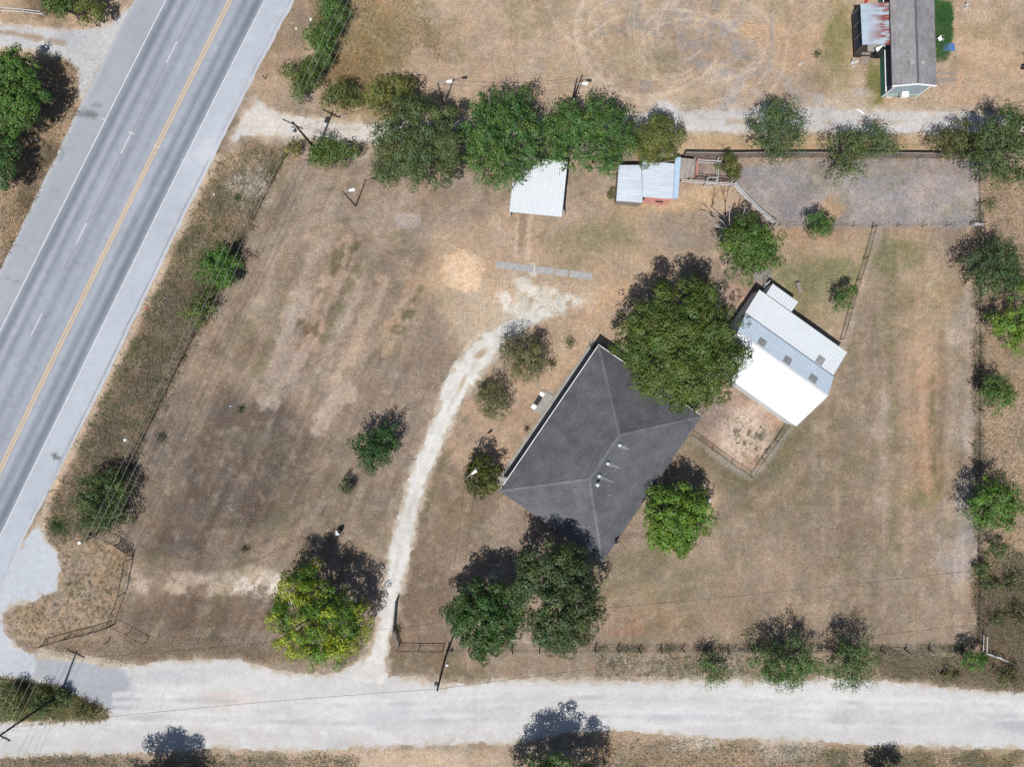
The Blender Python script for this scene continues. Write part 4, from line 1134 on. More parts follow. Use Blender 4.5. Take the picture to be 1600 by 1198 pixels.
# --- tack shed with pen
sh_c = W(1012, 285); shed = thing('tack_shed', 'low shed with patched grey metal roof and red front beside the wooden corral', 'shed', sh_c)
def RR(x, y, h): return g(x, y, h)
ribbed(shed, 'roof_sheet', RR(967, 258, 2.6), RR(963, 314, 2.4), RR(1004, 317, 2.45), RR(1002, 258, 2.65), 12, M_galv, .03, .06)
ribbed(shed, 'roof_sheet', RR(1003, 250, 2.75), RR(1004, 308, 2.65), RR(1051, 311, 2.75), RR(1054, 256, 2.85), 12, M_galv, .03, .06)
ribbed(shed, 'roof_sheet', RR(1055, 245, 2.85), RR(1051.5, 311, 2.76), RR(1059.5, 310, 2.5), RR(1064, 246, 2.6), 3, M_galv_blue, .03, .06)
ribbed(shed, 'lean_to_sheet', RR(1064.5, 246.5, 2.35), RR(1061.5, 281, 2.25), RR(1083.5, 276, 2.0), RR(1086.5, 249, 2.1), 7, surf('patchy_rust', alb(178, 168, 162), var=.3, scale=1.8, stretch=(2.5, .5, 1)), .03, .06)
wall(shed, 'front_wall', RR(1009, 307, 2.6) - Vector((0, .05, 0)), RR(1049, 311.5, 2.6) - Vector((0, .05, 0)), 2.5, 2.6, M_red, .08)
for a, b_ in (((968, 261), (965, 311)), ((965, 311), (1003, 315)), ((1052, 308), (1055, 250)), ((1055, 250), (968, 261))):
    wall(shed, 'wall', RR(*a, 2.4), RR(*b_, 2.4), 2.3, 2.3, M_wood_grey, .08)
m = MB(sh_c); m.box(RR(1030, 314.5, 1.8) + Vector((0, -.1, 0)), .9, .03, .35, -.1); m.build('wall_sign', M_dark, shed)
for px, py in ((1083, 251), (1081, 275)):
    o = flat(RR(px, py, 2)); m = MB(sh_c); m.tube([o, o + Vector((0, 0, 2.05))], .06, 6); m.build('post', M_wood, shed)

# --- neighbour's mobile home
RE, RRG = 3.3, 4.1
L0, L1 = g(1389, -60, RE), g(1394.4, 134, RE); K0, K1 = g(1428.5, -60, RRG), g(1435, 130.5, RRG); Q0, Q1 = g(1458, -60, RE), g(1463.5, 133.5, RE)
hc_ = (L1 + Q0) / 2; hc_.z = 0
mh = thing('mobile_home', 'grey shingled mobile home with green siding at the top right', 'house', hc_)
for a, b_, c_, d_ in ((L0, L1, K1, K0), (K0, K1, Q1, Q0)):
    pts = [a, b_, c_, d_]
    if (pts[1] - pts[0]).cross(pts[2] - pts[1]).z < 0: pts = pts[::-1]
    m = MB(hc_); m.hexa([p - Vector((0, 0, .14)) for p in pts], pts); m.build('roof_slope', M_shingle_far, mh)
m = MB(hc_); d = (K1 - K0).normalized(); s_ = Vector((-d.y, d.x, 0)) * .14
m.hexa([K0 - s_ - Vector((0, 0, .05)), K1 - s_ - Vector((0, 0, .05)), K1 + s_ - Vector((0, 0, .05)), K0 + s_ - Vector((0, 0, .05))], [K0 - s_ * .2 + Vector((0, 0, .04)), K1 - s_ * .2 + Vector((0, 0, .04)), K1 + s_ * .2 + Vector((0, 0, .04)), K0 + s_ * .2 + Vector((0, 0, .04))])
m.build('ridge_cap', surf('ridge_dark', alb(110, 108, 112)), mh)
i0 = .5
lw0, lw1 = flat(L0) + Vector((i0, 0, 0)), flat(L1) + Vector((i0, .15, 0)); qw0, qw1 = flat(Q0) - Vector((i0, 0, 0)), flat(Q1) + Vector((-i0, .15, 0))
wall(mh, 'wall', lw0, lw1, RE - .1, RE - .1, M_navy, .12, 1.25)  # upper band: the eave's shadow painted as a dark blue wall colour
wall(mh, 'lower_wall', lw0 - Vector((.03, 0, 0)), lw1 - Vector((.03, 0, 0)), 1.15, 1.15, M_green_wall, .16)
wall(mh, 'belt_trim', lw0 - Vector((.08, 0, 0)), lw1 - Vector((.08, 0, 0)), 1.25, 1.25, M_white, .2, 1.15)
wall(mh, 'wall', qw0, qw1, RE - .1, RE - .1, M_green_wall, .12)
m = MB(hc_); t_ = Vector((0, .06, 0)); km = flat(K1) + Vector((0, .15, 0))
outl = [lw1, Vector((lw1.x, lw1.y, RE - .1)), Vector((km.x, km.y, RRG - .1)), Vector((qw1.x, qw1.y, RE - .1)), qw1]
m.hexa([p + t_ for p in outl], [p - t_ for p in outl]); m.build('gable_wall', surf('grey_siding', alb(178, 196, 206), var=.08), mh)
m = MB(hc_)
for a, b_ in ((L1, K1), (K1, Q1)):
    a = a - Vector((0, .02, 0)); b_ = b_ - Vector((0, .02, 0)); z = Vector((0, 0, .03)); y_ = Vector((0, -.1, 0)); lo = Vector((0, 0, -.2))
    m.hexa([a + lo, b_ + lo, b_ + lo + y_, a + lo + y_], [a + z, b_ + z, b_ + z + y_, a + z + y_])
m.build('fascia', M_white, mh)
for x_ in (lw1.x + .05, qw1.x - .05):
    m = MB(hc_); m.box((x_, lw1.y - .1, RE / 2 - .05), .14, .1, RE - .12); m.build('corner_trim', M_white, mh)
m = MB(hc_); m.box(((lw1.x + qw1.x) / 2, lw1.y - .1, .35), abs(qw1.x - lw1.x) - .2, .08, .7); m.build('skirting', M_mint, mh)
m = MB(hc_); o = Vector(((lw1.x + km.x) / 2 + 1.0, lw1.y - .42, 1.3)); m.box(o, .8, .6, .55); m.build('window_air_conditioner', M_white, mh)
for px, py, s_ in ((1421, 82, .35), (1446, 89, .2), (1424, 99, .6), (1441, 99, .5)):
    p, n = on_plane(px, py, *((L0, L1, K1) if px < 1432 else (K0, K1, Q1))); m = MB(hc_); m.box(p + Vector((0, 0, .07)), s_, s_ * .8, .2); m.build('roof_vent', M_concrete_old, mh)
# lean-to porch with rusted sheet roof
D1, D2, D3, D4 = g(1344.5, 7, 2.6), g(1392, 3, 2.9), g(1393, 70, 2.9), g(1347.5, 70, 2.6)
dc = (D1 + D3) / 2
por = MB((dc.x, dc.y, 0)); 
prt = ribbed(mh, 'porch_roof', D1, D4, D3, D2, 20, M_rust_sheet, .025, .05)
me_ = prt.data; off_ = Vector((dc.x - hc_.x, dc.y - hc_.y, 0))
for v in me_.vertices: v.co -= off_
prt.location = off_
dk = [flat(D1) + Vector((.15, 0, 0)), flat(D4) + Vector((.15, -.3, 0)), flat(D3) + Vector((.3, -.3, 0)), flat(D2) + Vector((.3, 0, 0))]
m = MB(hc_); m.slab([p + Vector((0, 0, .45)) for p in dk], .4); m.build('porch_deck', M_wood_dark, mh)  # near-black wood colour paints in the shade of the porch interior
for f in (0, .33, .66, 1):
    o = flat(D1).lerp(flat(D4), f) + Vector((.2, 0, 0)); m = MB(hc_); m.tube([o, o + Vector((0, 0, 2.55))], .06, 6); m.build('porch_post', M_wood, mh)
wall(mh, 'porch_shade_sheet', flat(D1) + Vector((.3, 0, 0)), flat(D4) + Vector((.3, 0, 0)), 2.5, 2.5, M_navy, .05, .45)  # added dark sheet standing in for the shade under the porch roof
# landing and steps
m = MB(hc_); q = [W(1352, 70), W(1371, 70), W(1370, 84), W(1352, 84)]; m.slab([p + Vector((0, 0, .6)) for p in q], .6); m.build('landing', M_concrete, mh)
for k in range(4):
    y0 = 85 + k * 4.5; q = [W(1343, y0), W(1357, y0 + .5), W(1356, y0 + 4), W(1343, y0 + 3.5)]
    m = MB(hc_); m.slab([p + Vector((0, 0, .5 - .12 * k)) for p in q], .06); m.build('step', M_wood_grey, mh)
grill = thing('barrel_smoker', 'black and white barrel smoker standing on the landing beside the porch steps', 'smoker', W(1374, 84))
m = MB(grill.location); m.tube([W(1369, 88, 0.9), W(1380, 76, .95)], .42, 12); m.build('barrel', M_dark, grill)
m = MB(grill.location); m.box(W(1375, 76, 1.2), 1.0, .5, .1, .4); m.build('lid', M_white, grill)
for px, py in ((1370, 87), (1378, 79)):
    o = W(px, py); m = MB(grill.location); m.box(o + Vector((0, 0, .25)), .5, .1, .5, .7); m.build('leg', M_dark, grill)

def bucket(px, py, r, h, mat, label, cat='bucket', name='bucket', group=None):
    o = link(name, None); o.location = W(px, py)
    o['label'] = label; o['category'] = cat
    if group: o['group'] = group
    b = MB(); b.lathe((0, 0, 0), [(r * .8, 0), (r, h), (r * 1.06, h), (r * 1.06, h + .03), (r * .92, h + .03)], 14); b.build('body', mat, o)
    b = MB(); b.lathe((0, 0, 0), [(r * .9, h + .031), (r * .88, h + .07), (r * .3, h + .08)], 14); b.build('lid', M_concrete if mat is M_white else mat, o)
    return o
bucket(1331, 99, .25, .6, M_white, 'largest white tub at the foot of the mobile home steps')
bucket(1337, 97.5, .16, .45, M_white, 'small white bucket just right of the largest tub by the steps')
bucket(1332, 105, .14, .3, M_white, 'little white bucket just below the largest tub by the steps')
bucket(1352, 4, .16, .4, M_red_plastic, 'red and white container at the north end of the porch')
bucket(1249, 101, .18, .4, M_white, 'white bucket lying alone in the dry field west of the mobile home')
bucket(1509, 8.5, .2, .45, M_white, 'upper of two white tubs in the dry grass east of the mobile home')
bucket(1507.5, 14, .14, .4, M_white, 'lower of two white tubs in the dry grass east of the mobile home')
bucket(1387, 151, .3, .35, M_white, 'white basin on the ground under the corner of the mobile home')
chair = thing('plastic_chair', 'white plastic chair on the green grass beside the mobile home', 'chair', W(1469, 61))
m = MB(chair.location); m.box(W(1469, 61, .43), .45, .45, .05, .5); m.build('seat', M_white, chair)
m = MB(chair.location); m.box(W(1469, 61, .68) + Vector((-.1, .22, 0)), .45, .05, .45, .5); m.build('backrest', M_white, chair)
for sx in (-1, 1):
    for sy in (-1, 1):
        m = MB(chair.location); o = W(1469, 61) + Vector((.2 * sx, .2 * sy, 0)); m.tube([o + Vector((.1 * sx, .1 * sy, 0)), o + Vector((0, 0, .42))], .03, 5); m.build('leg', M_white, chair)
tarp = MB(W(1482, 74)); tarp.slab([W(1472.5, 68, .03) + Vector((0, 0, 0)), W(1491, 67.5, .06), W(1493, 80.5, .03), W(1474, 80, .05)], .02)
tarp.build('blue_tarp', M_blue, loc=W(1482, 74), label='flat blue plastic sheet on the ground beside the mobile home', cat='tarp')
for i, (a, b_, lab) in enumerate((((1464, 114), (1494, 116), 'upper of two loose grey boards by the mobile home wall'), ((1464, 127), (1494, 124), 'lower and wider of two loose grey boards by the mobile home wall'))):
    p0, p1 = W(*a), W(*b_); m = MB(p0); d = (p1 - p0).normalized(); n = Vector((-d.y, d.x, 0)) * (.12 + .12 * i)
    m.slab([p0 - n + Vector((0, 0, .07)), p1 - n + Vector((0, 0, .07)), p1 + n + Vector((0, 0, .07)), p0 + n + Vector((0, 0, .07))], .06)
    m.build('board', M_wood_grey, loc=p0, label=lab, cat='board')
m = MB(W(1339, 171)); m.slab([W(1339, 170.3) + Vector((0, 0, .05)), W(1349.5, 177) + Vector((0, 0, .05)), W(1349, 178.2) + Vector((0, 0, .05)), W(1338.5, 171.5) + Vector((0, 0, .05))], .05)
m.build('plank', M_white, loc=W(1339, 171), label='short white plank lying on the gravel lane', cat='plank')
# vehicle cut by the right edge of the frame
def atv(px, py, ang, body, label):
    t = thing('utility_vehicle', label, 'utility vehicle', W(px, py))
    o = Vector(W(px, py)); ca, sa = math.cos(ang), math.sin(ang)
    def L(x, y, z): return o + Vector((x * ca - y * sa, x * sa + y * ca, z))
    for sx in (-1, 1):
        for sy in (-1, 1):
            m = MB(o); c_ = L(.9 * sx, .62 * sy, .32); ay = Vector((-sa, ca, 0)) * .13
            m.tube([c_ - ay, c_ + ay], .32, 14); wh = m.build('wheel', M_dark, t)
            m = MB(o); m.tube([c_ - ay * 1.05, c_ + ay * 1.05], .15, 10); m.build('rim', M_concrete, wh)
    m = MB(o); m.hexa([L(-1.3, -.5, .4), L(1.3, -.5, .4), L(1.3, .5, .4), L(-1.3, .5, .4)], [L(-1.25, -.5, .8), L(1.1, -.45, .95), L(1.1, .45, .95), L(-1.25, .5, .8)]); m.build('body', body, t)
    m = MB(o); m.box(L(-.05, 0, 1.0), .55, 1.1, .28, ang); m.build('seat', M_dark, t)
    for sx, sy in ((-.5, -.55), (-.5, .55), (.65, -.55), (.65, .55)):
        m = MB(o); m.tube([L(sx, sy, .8), L(sx * .8, sy, 1.8)], .03, 6); m.build('roll_bar', M_black_pipe, t)
    m = MB(o); m.hexa([L(-.55, -.6, 1.8), L(.6, -.6, 1.8), L(.6, .6, 1.8), L(-.55, .6, 1.8)], [L(-.5, -.55, 1.87), L(.5, -.55, 1.87), L(.5, .55, 1.87), L(-.5, .55, 1.87)]); m.build('canopy', M_dark, t)
    m = MB(o); m.box(L(-.95, 0, .95), .75, 1.1, .3, ang); m.build('cargo_bed', M_concrete_old, t)
atv(1606, 97, 1.35, M_navy, 'dark utility vehicle cut by the right edge of the picture, upper one')
atv(1611, 137, 1.5, M_blue, 'blue and white utility vehicle at the right edge just above the lane, lower one')

# ------------------------------------------------------------------ fences
_post = {}
def post_mesh(h, r, mat, n=6):
    k = (round(h, 2), r, mat.name)
    if k not in _post:
        m = MB(); m.tube([(0, 0, -.05), (0, 0, h)], [r, r * .92], n); _post[k] = m.mesh('post', mat)
    return _post[k]

def resample(pts, step):
    out = [Vector(pts[0])]
    for a, b_ in zip(pts[:-1], pts[1:]):
        a, b_ = Vector(a), Vector(b_); n = max(1, round((b_ - a).length / step))
        out += [a.lerp(b_, (i + 1) / n) for i in range(n)]
    return out

def fence(name, label, pix, step=3.2, h=1.25, r=.05, post=M_rust_pipe, wires=(.35, .65, .95, 1.2), wr=.009, wmat=M_wire, cat='fence', top=None, topmat=None, mesh=0, jitter=.0, group=None, seed=1):
    rnd = random.Random(seed)
    pts = [W(*p) for p in pix]
    t = thing(name, label, cat, pts[0], group)
    ps = resample(pts, step)
    for p in ps:
        o = link('post', post_mesh(h, r, post), t, loc=p - pts[0])
        o.rotation_euler = (rnd.uniform(-jitter, jitter), rnd.uniform(-jitter, jitter), 0)
    for z in wires:
        m = MB(pts[0]); m.tube([p + Vector((0, 0, z)) for p in ps], wr, 3); m.build('wire', wmat, t)
    if mesh:
        m = MB(pts[0]); L_ = resample(pts, mesh)
        for p in L_: m.tube([p + Vector((0, 0, .04)), p + Vector((0, 0, wires[-1]))], wr * .8, 3)
        o = m.build('wire_mesh', wmat, t, kind='stuff')
    if top:
        m = MB(pts[0]); m.tube([p + Vector((0, 0, h - .03)) for p in ps], top, 6); m.build('top_rail', topmat or post, t)
    return t

fence('wire_fence', 'long wire mesh fence on thin posts between the highway verge and the west field', [(446, 246), (380, 375), (340, 455), (268, 595), (205, 725), (153, 833)], 3.0, 1.35, .05, M_wood_dark, (.3, .6, .9, 1.25), .018, M_cable_dark, mesh=.25, jitter=.05)
fence('pipe_fence', 'black pipe fence panel running from the white mailbox post to the gate corner', [(153, 833), (182, 845), (206, 859)], 2.6, 1.35, .05, M_black_pipe, (.4, .75, 1.05), .012, M_cable_dark, top=.045, mesh=.45)
fence('pipe_fence', 'tall black pipe fence on the slanting west side of the corner entrance', [(206, 872), (196, 925), (178, 974)], 3.4, 1.75, .055, M_black_pipe, (.4, .8, 1.2, 1.5), .010, M_cable_dark, top=.05, mesh=.6)
fence('pipe_fence', 'black pipe fence leading from the corner entrance down to the paved apron', [(172, 977), (145, 985), (108, 994), (68, 1006)], 3.0, 1.3, .05, M_black_pipe, (.3, .6, .9, 1.1), .012, M_cable_dark, top=.045, mesh=.35)
fence('wire_fence', 'rusty wire fence section bending southeast from the corner entrance', [(180, 974), (204, 986), (230, 1001)], 2.5, 1.2, .045, M_rust_pipe, (.4, .8, 1.1), .011, M_wire, top=.03)
fence('wire_fence', 'thin wire fence along the south side of the west field above the gravel road', [(230, 1001), (310, 1002), (415, 1002), (520, 1004), (572, 1004)], 3.1, 1.25, .032, M_rust_pipe, (.4, .8, 1.15), .009, M_wire, jitter=.1)
fence('pipe_fence', 'dark pipe fence on the right of the driveway mouth', [(622, 1011), (655, 1012), (693, 1012)], 2.9, 1.2, .055, M_rust_pipe, (.35, .7), .015, M_wire, top=.05)
fence('wire_fence', 'long wire fence with leaning posts between the south lawn and the gravel road', [(700, 1012), (800, 1013), (930, 1013), (1100, 1013), (1210, 1014), (1300, 1014), (1450, 1013), (1500, 1013)], 2.98, 1.4, .075, M_wood_dark, (.25, .5, .8, 1.1), .018, M_cable_dark, jitter=.09, seed=4)
fence('wire_fence', 'wire fence down the whole east side of the lot among brush and trees', [(1528, 248), (1529, 352), (1530, 500), (1529, 640), (1528, 760), (1527, 860), (1527, 1000)], 3.1, 1.35, .055, M_wood_dark, (.3, .6, .9, 1.2), .013, M_cable_dark, mesh=.6, jitter=.06, seed=5)
fence('wire_fence', 'low wire fence between the grey corral and the east yard', [(1216, 353), (1300, 354), (1362, 354), (1440, 354), (1514, 353)], 3.2, 1.2, .04, M_rust_pipe, (.35, .7, 1.0), .01, M_wire, seed=6)
fence('wire_fence', 'slanting wire fence from the corral down to the end of the metal barn', [(1362, 356), (1349, 404), (1338, 438), (1325, 482), (1312, 530)], 3.0, 1.3, .05, M_black_pipe, (.4, .8, 1.2), .014, M_cable_dark, top=.03)
fence('chain_link_fence', 'chain link fence enclosing two sides of the dirt pen behind the house', [(1081, 680), (1112, 702), (1142, 724), (1172, 744), (1190, 716), (1211, 688), (1231, 658)], 2.9, 1.25, .045, M_rust_pipe, (.15, .6, .95), .008, M_wire, top=.035, mesh=.3)
fence('wire_fence', 'wire fence leaving the white corner rails toward the right edge of the frame', [(1566, 1029), (1600, 1040), (1680, 1058)], 3.0, 1.2, .05, M_wood_dark, (.4, .8, 1.1), .012, M_wire)
fence('wire_fence', 'wire fence behind the shrubs on the east side of the highway at the top', [(560, -60), (545, 0), (524, 40), (500, 95)], 3.2, 1.2, .04, M_rust_pipe, (.4, .8, 1.1), .012, M_wire)

# gate by the drive: two leaning pipe panels
def gate(label, a, b_, h=1.25, mat=M_wood_grey, bars=6, name='pipe_gate', z0=.12):
    A, B = W(*a), W(*b_); t = thing(name, label, 'gate', A)
    for i, p in enumerate((A, B)):
        m = MB(A); m.tube([p, p + Vector((0, 0, h))], .05, 6); m.build('gate_post', mat, t)
    m = MB(A)
    for k in range(bars):
        z = z0 + (h - z0 - .05) * k / (bars - 1); q0 = A.lerp(B, .02); q1 = A.lerp(B, .98)
        m = MB(A); m.tube([q0 + Vector((0, 0, z)), q1 + Vector((0, 0, z))], .028, 5); m.build('bar', mat, t)
    m = MB(A); m.tube([A.lerp(B, .5) + Vector((0, 0, z0)), A.lerp(B, .5) + Vector((0, 0, h))], .025, 5); m.build('brace', mat, t)
    return t
M_grey_pipe = surf('grey_pipe', (.17, .165, .165), var=.15)
gate('open grey pipe gate swung back along the right edge of the driveway', (620, 936), (616, 982), 1.3, M_grey_pipe)
gate('short grey pipe panel between the open gate and the roadside fence', (616, 983), (624, 1008), 1.3, M_grey_pipe)
gate('dark pipe gate closing the gap beside the corner entrance', (187, 848), (208, 866), 1.2, M_black_pipe)
gate('small white pipe gate at the east end of the corral fence', (1514, 352), (1532, 353), 1.2, M_white_pipe, 5)

# mailbox-like white box on post at the bend, and post pieces
mb_ = thing('box_on_post', 'white box on a black brace post at the south end of the roadside fence', 'box', W(137, 843))
m = MB(mb_.location); m.tube([W(137.5, 843), W(137.5, 843) + Vector((0, 0, 1.4))], .05, 6); m.tube([W(138, 842.5, .9), W(152, 835, .9)], .05, 6); m.build('post', M_black_pipe, mb_)
m = MB(mb_.location); m.box(W(137.5, 843) + Vector((0, 0, 1.58)), .35, .3, .34, .4); m.build('box', M_white, mb_)

# wooden board fence north of the corral
bf = thing('board_fence', 'tall weathered board fence along the north side of the corral below the lane', 'fence', W(1066, 246))
bpts = [W(1066, 246.5), W(1140, 247.5), W(1200, 246.5), W(1300, 247), (W(1400, 247.5)), W(1528, 249)]
bps = resample(bpts, 2.4); rnd = random.Random(3)
for p in bps: link('post', post_mesh(1.75, .06, M_wood), bf, loc=p - bpts[0] + Vector((0, -.09, 0)))
m = MB(bpts[0])
bb = resample(bpts, .15)
for a, b_ in zip(bb[:-1], bb[1:]):
    c_ = (a + b_) / 2; h = 1.75 + rnd.uniform(-.05, .05); m.box(c_ + Vector((0, rnd.uniform(-.008, .008), h / 2 + .03)), .138, .022, h)
m.build('board', M_board, bf, kind='stuff')
for z in (.4, 1.45):
    m = MB(bpts[0])
    for a, b_ in zip(bps[:-1], bps[1:]): 
        q0, q1 = a + Vector((0, -.05, z)), b_ + Vector((0, -.05, z)); m.hexa([q0 + Vector((0, -.03, 0)), q1 + Vector((0, -.03, 0)), q1, q0], [q0 + Vector((0, -.03, .09)), q1 + Vector((0, -.03, .09)), q1 + Vector((0, 0, .09)), q0 + Vector((0, 0, .09))])
    m.build('rail', M_wood, bf)
m = MB(bpts[0])
for a, b_ in zip(bps[:-1], bps[1:]):
    z = Vector((0, 0, 1.83)); w_ = Vector((0, .06, 0)); m.hexa([a + z - w_, b_ + z - w_, b_ + z + w_, a + z + w_], [a + z - w_ + Vector((0, 0, .03)), b_ + z - w_ + Vector((0, 0, .03)), b_ + z + w_ + Vector((0, 0, .03)), a + z + w_ + Vector((0, 0, .03))])
m.build('cap_board', M_wood_grey, bf)

# white pipe rails of the working pens
def rails(label, pix, h=1.35, step=2.4, zs=(.45, .85, 1.3), r=.06, mat=M_white_pipe, name='pipe_rail_fence'):
    pts = [W(*p) for p in pix]; t = thing(name, label, 'fence', pts[0]); ps = resample(pts, step)
    for p in ps: link('post', post_mesh(h, .07, mat), t, loc=p - pts[0])
    for z in zs:
        m = MB(pts[0]); m.tube([p + Vector((0, 0, z)) for p in ps], r, 6); m.build('rail', mat, t)
    return t
rails('white pipe rail fence slanting down from the pens to the corral corner', [(1144, 290), (1160, 308), (1180, 328), (1206, 350)], 1.3, 2.2)
rails('white rail fence along the south side of the small pens beside the shed', [(1062, 286), (1100, 289), (1143, 292)], 1.3, 2.0, (.7, 1.3), .05)
rails('white rails across the north side of the small pens', [(1087, 255.5), (1122, 257.5)], 1.3, 2.0, (.6, 1.3), .05)
rails('thin white rail dividing the small pens from the corral', [(1118, 252), (1117, 287)], 1.3, 2.6, (.6, 1.3), .035)
rails('rusty red rail on the west side of the small pen', [(1087, 253), (1085, 277)], 1.3, 1.9, (.6, 1.25), .05, M_red)
rails('dark rail along the inner side of the small pens', [(1086, 279), (1110, 281), (1140, 284)], 1.2, 2.0, (.6, 1.15), .04, M_black_pipe)
rails('white pipe corner rails at the southeast corner of the lot', [(1533, 990), (1532, 1016), (1548, 1021), (1564, 1027)], 1.2, 1.4, (.5, 1.15), .055)
rails('white pipe rail fence beside the gravel track at the top left', [(-60, 13), (0, 20), (38, 22), (72, 26)], 1.25, 2.4, (.5, 1.2), .05)
sq = thing('loading_chute', 'small white square squeeze frame standing at the pen gate', 'frame', W(1106, 287))
for a, b_ in (((1101, 283), (1115, 283)), ((1098, 292), (1112, 292)), ((1101, 283), (1098, 292)), ((1115, 283), (1112, 292))):
    for z in (.2, 1.5):
        m = MB(sq.location); m.tube([W(*a) + Vector((0, 0, z)), W(*b_) + Vector((0, 0, z))], .045, 6); m.build('bar', M_white_pipe, sq)
for a in ((1101, 283), (1115, 283), (1098, 292), (1112, 292)):
    m = MB(sq.location); m.tube([W(*a), W(*a) + Vector((0, 0, 1.55))], .05, 6); m.build('upright', M_white_pipe, sq)
sq2 = thing('pen_gate', 'short white gate frame at the east corner of the small pens', 'gate', W(1145, 288))
for z in (.3, .8, 1.3):
    m = MB(sq2.location); m.tube([W(1138, 283) + Vector((0, 0, z)), W(1149, 286) + Vector((0, 0, z)), W(1144, 292) + Vector((0, 0, z))], .045, 6); m.build('bar', M_white_pipe, sq2)
for a in ((1138, 283), (1149, 286), (1144, 292)):
    m = MB(sq2.location); m.tube([W(*a), W(*a) + Vector((0, 0, 1.4))], .06, 6); m.build('upright', M_white_pipe, sq2)

# ------------------------------------------------------------------ poles and wires
def sag(a, b_, s_, n=22):
    return [a.lerp(b_, i / n) - Vector((0, 0, 4 * s_ * (i / n) * (1 - i / n))) for i in range(n + 1)]
def upole(name, label, px, py, h, arm_dir=None, r=.15, mat=M_wood_dark, arms=1, armlen=2.4):
    b_ = W(px, py); t = thing(name, label, 'utility pole', b_)
    m = MB(b_); m.tube([b_ - Vector((0, 0, .2)), b_ + Vector((0, 0, h * .5)), b_ + Vector((0, 0, h))], [r, r * .88, r * .72], 10); m.build('pole', mat, t, True)
    tips = []
    if arm_dir is not None:
        d = Vector(arm_dir).normalized()
        for k in range(arms):
            z = h - .25 - .9 * k; c_ = b_ + Vector((0, 0, z)); n = Vector((-d.y, d.x, 0)) * .14
            m = MB(b_); m.box(c_ + n, armlen, .11, .13, math.atan2(d.y, d.x)); m.build('crossarm', mat, t)
            for f in (-.46, -.18, .18, .46):
                q = c_ + n + d * armlen * f + Vector((0, 0, .065))
                m = MB(b_); m.lathe(q, [(.03, 0), (.03, .08), (.07, .1), (.05, .15), (.07, .18), (.03, .23)], 8); m.build('insulator', M_ceramic, t)
                if k == 0: tips.append(q + Vector((0, 0, .24)))
            for s_ in (-1, 1):
                m = MB(b_); m.tube([c_ + n + d * armlen * .3 * s_, b_ + Vector((0, 0, z - .7))], .02, 5); m.build('brace', mat, t)
    return t, b_, tips
line_dir = Vector((W(460, 192).x - W(3, 1163).x, W(460, 192).y - W(3, 1163).y, 0)).normalized()
perp = Vector((-line_dir.y, line_dir.x, 0))
if perp.x > 0: perp = -perp
pA, bA, tA = upole('utility_pole', 'tall leaning-looking utility pole with crossarm in the brush island at lower left', 95, 1083, 10.2, perp)
pB, bB, tB = upole('utility_pole', 'utility pole with transformer and crossarm beside the gravel lane mouth', 496, 237, 9.6, perp)
def transformer(t, base, off, z):
    c_ = base + Vector((off[0], off[1], z)); m = MB(base)
    m.lathe(c_, [(.2, 0), (.24, .03), (.24, .75), (.26, .77), (.2, .85), (.06, .9)], 14); tr = m.build('transformer', M_transf, t, True)
    for k in (-1, 1):
        m = MB(base); m.lathe(c_ + Vector((.08 * k, 0, .84)), [(.03, 0), (.05, .08), (.02, .22)], 8); m.build('bushing', M_ceramic, tr)
transformer(pB, bB, (-.38, -.2), 7.6)
pC, bC, tC = upole('utility_pole', 'slim utility pole with round transformer by the gravel road below the drive', 696, 1026, 9.3, None, .13)
transformer(pC, bC, (-.3, .0), 7.4)
m = MB(bC); m.box(bC + Vector((.42, -.12, 2.0)), .3, .2, .5); m.tube([bC + Vector((.1, -.1, 1.8)), bC + Vector((.42, -.12, 2.0))], .03, 5); m.build('meter_box', M_transf, pC)
bC_top = bC + Vector((0, 0, 9.2))
pD, bD, tD = upole('utility_pole', 'dark utility pole with lamp and service box north of the tree row', 893.5, 161, 6.6, None, .13)
m = MB(bD); m.lathe(bD + Vector((.12, -.2, 1.3)), [(.14, 0), (.14, .4), (.05, .45)], 8); m.build('meter', M_transf, pD)
m = MB(bD); m.tube([bD + Vector((.3, 0, 0)), bD + Vector((.3, .05, 5.5))], .06, 6); m.build('conduit', M_black_pipe, pD)

def street_lamp(t, base, z, dirv, L_=1.4):
    d = Vector((dirv[0], dirv[1], 0)).normalized(); s_ = Vector((-d.y, d.x, 0))
    a0 = base + Vector((0, 0, z)); a1 = a0 + d * L_ + Vector((0, 0, .25))
    m = MB(base); m.tube([a0 - Vector((0, 0, .3)), a0.lerp(a1, .6) + Vector((0, 0, .05)), a1], .03, 6); arm = m.build('lamp_arm', M_transf, t)
    m = MB(base); k0 = [a1 + s_ * .1, a1 - s_ * .1, a1 + d * .65 - s_ * .17, a1 + d * .65 + s_ * .17]
    m.hexa([p - Vector((0, 0, .1)) for p in k0], [p + Vector((0, 0, .06)) for p in k0]); m.build('lamp_head', M_white, t)
street_lamp(pD, bD, 5.4, (1, -.1), .7)
pE, bE, tE = upole('lamp_post', 'yard lamp on a black pole alone in the north part of the west field', 556, 322, 6.3, None, .09, M_black_pipe)
pE['category'] = 'lamp post'; street_lamp(pE, bE, 6.2, (1, .15), .7)
pF, bF, tF = upole('lamp_post', 'yard light on a pole in the round dark tree beside the house corner', 734, 734, 8.0, None, .1, M_wood_grey)
pF['category'] = 'lamp post'; street_lamp(pF, bF, 7.6, (.8, .6), .9)
pG, bG, tG = upole('lamp_post', 'yard light on a dark pole at the north edge of the big grey-green tree', 693, 166, 6.6, None, .1)
pG['category'] = 'lamp post'; street_lamp(pG, bG, 6.3, (1, .12), 1.0)

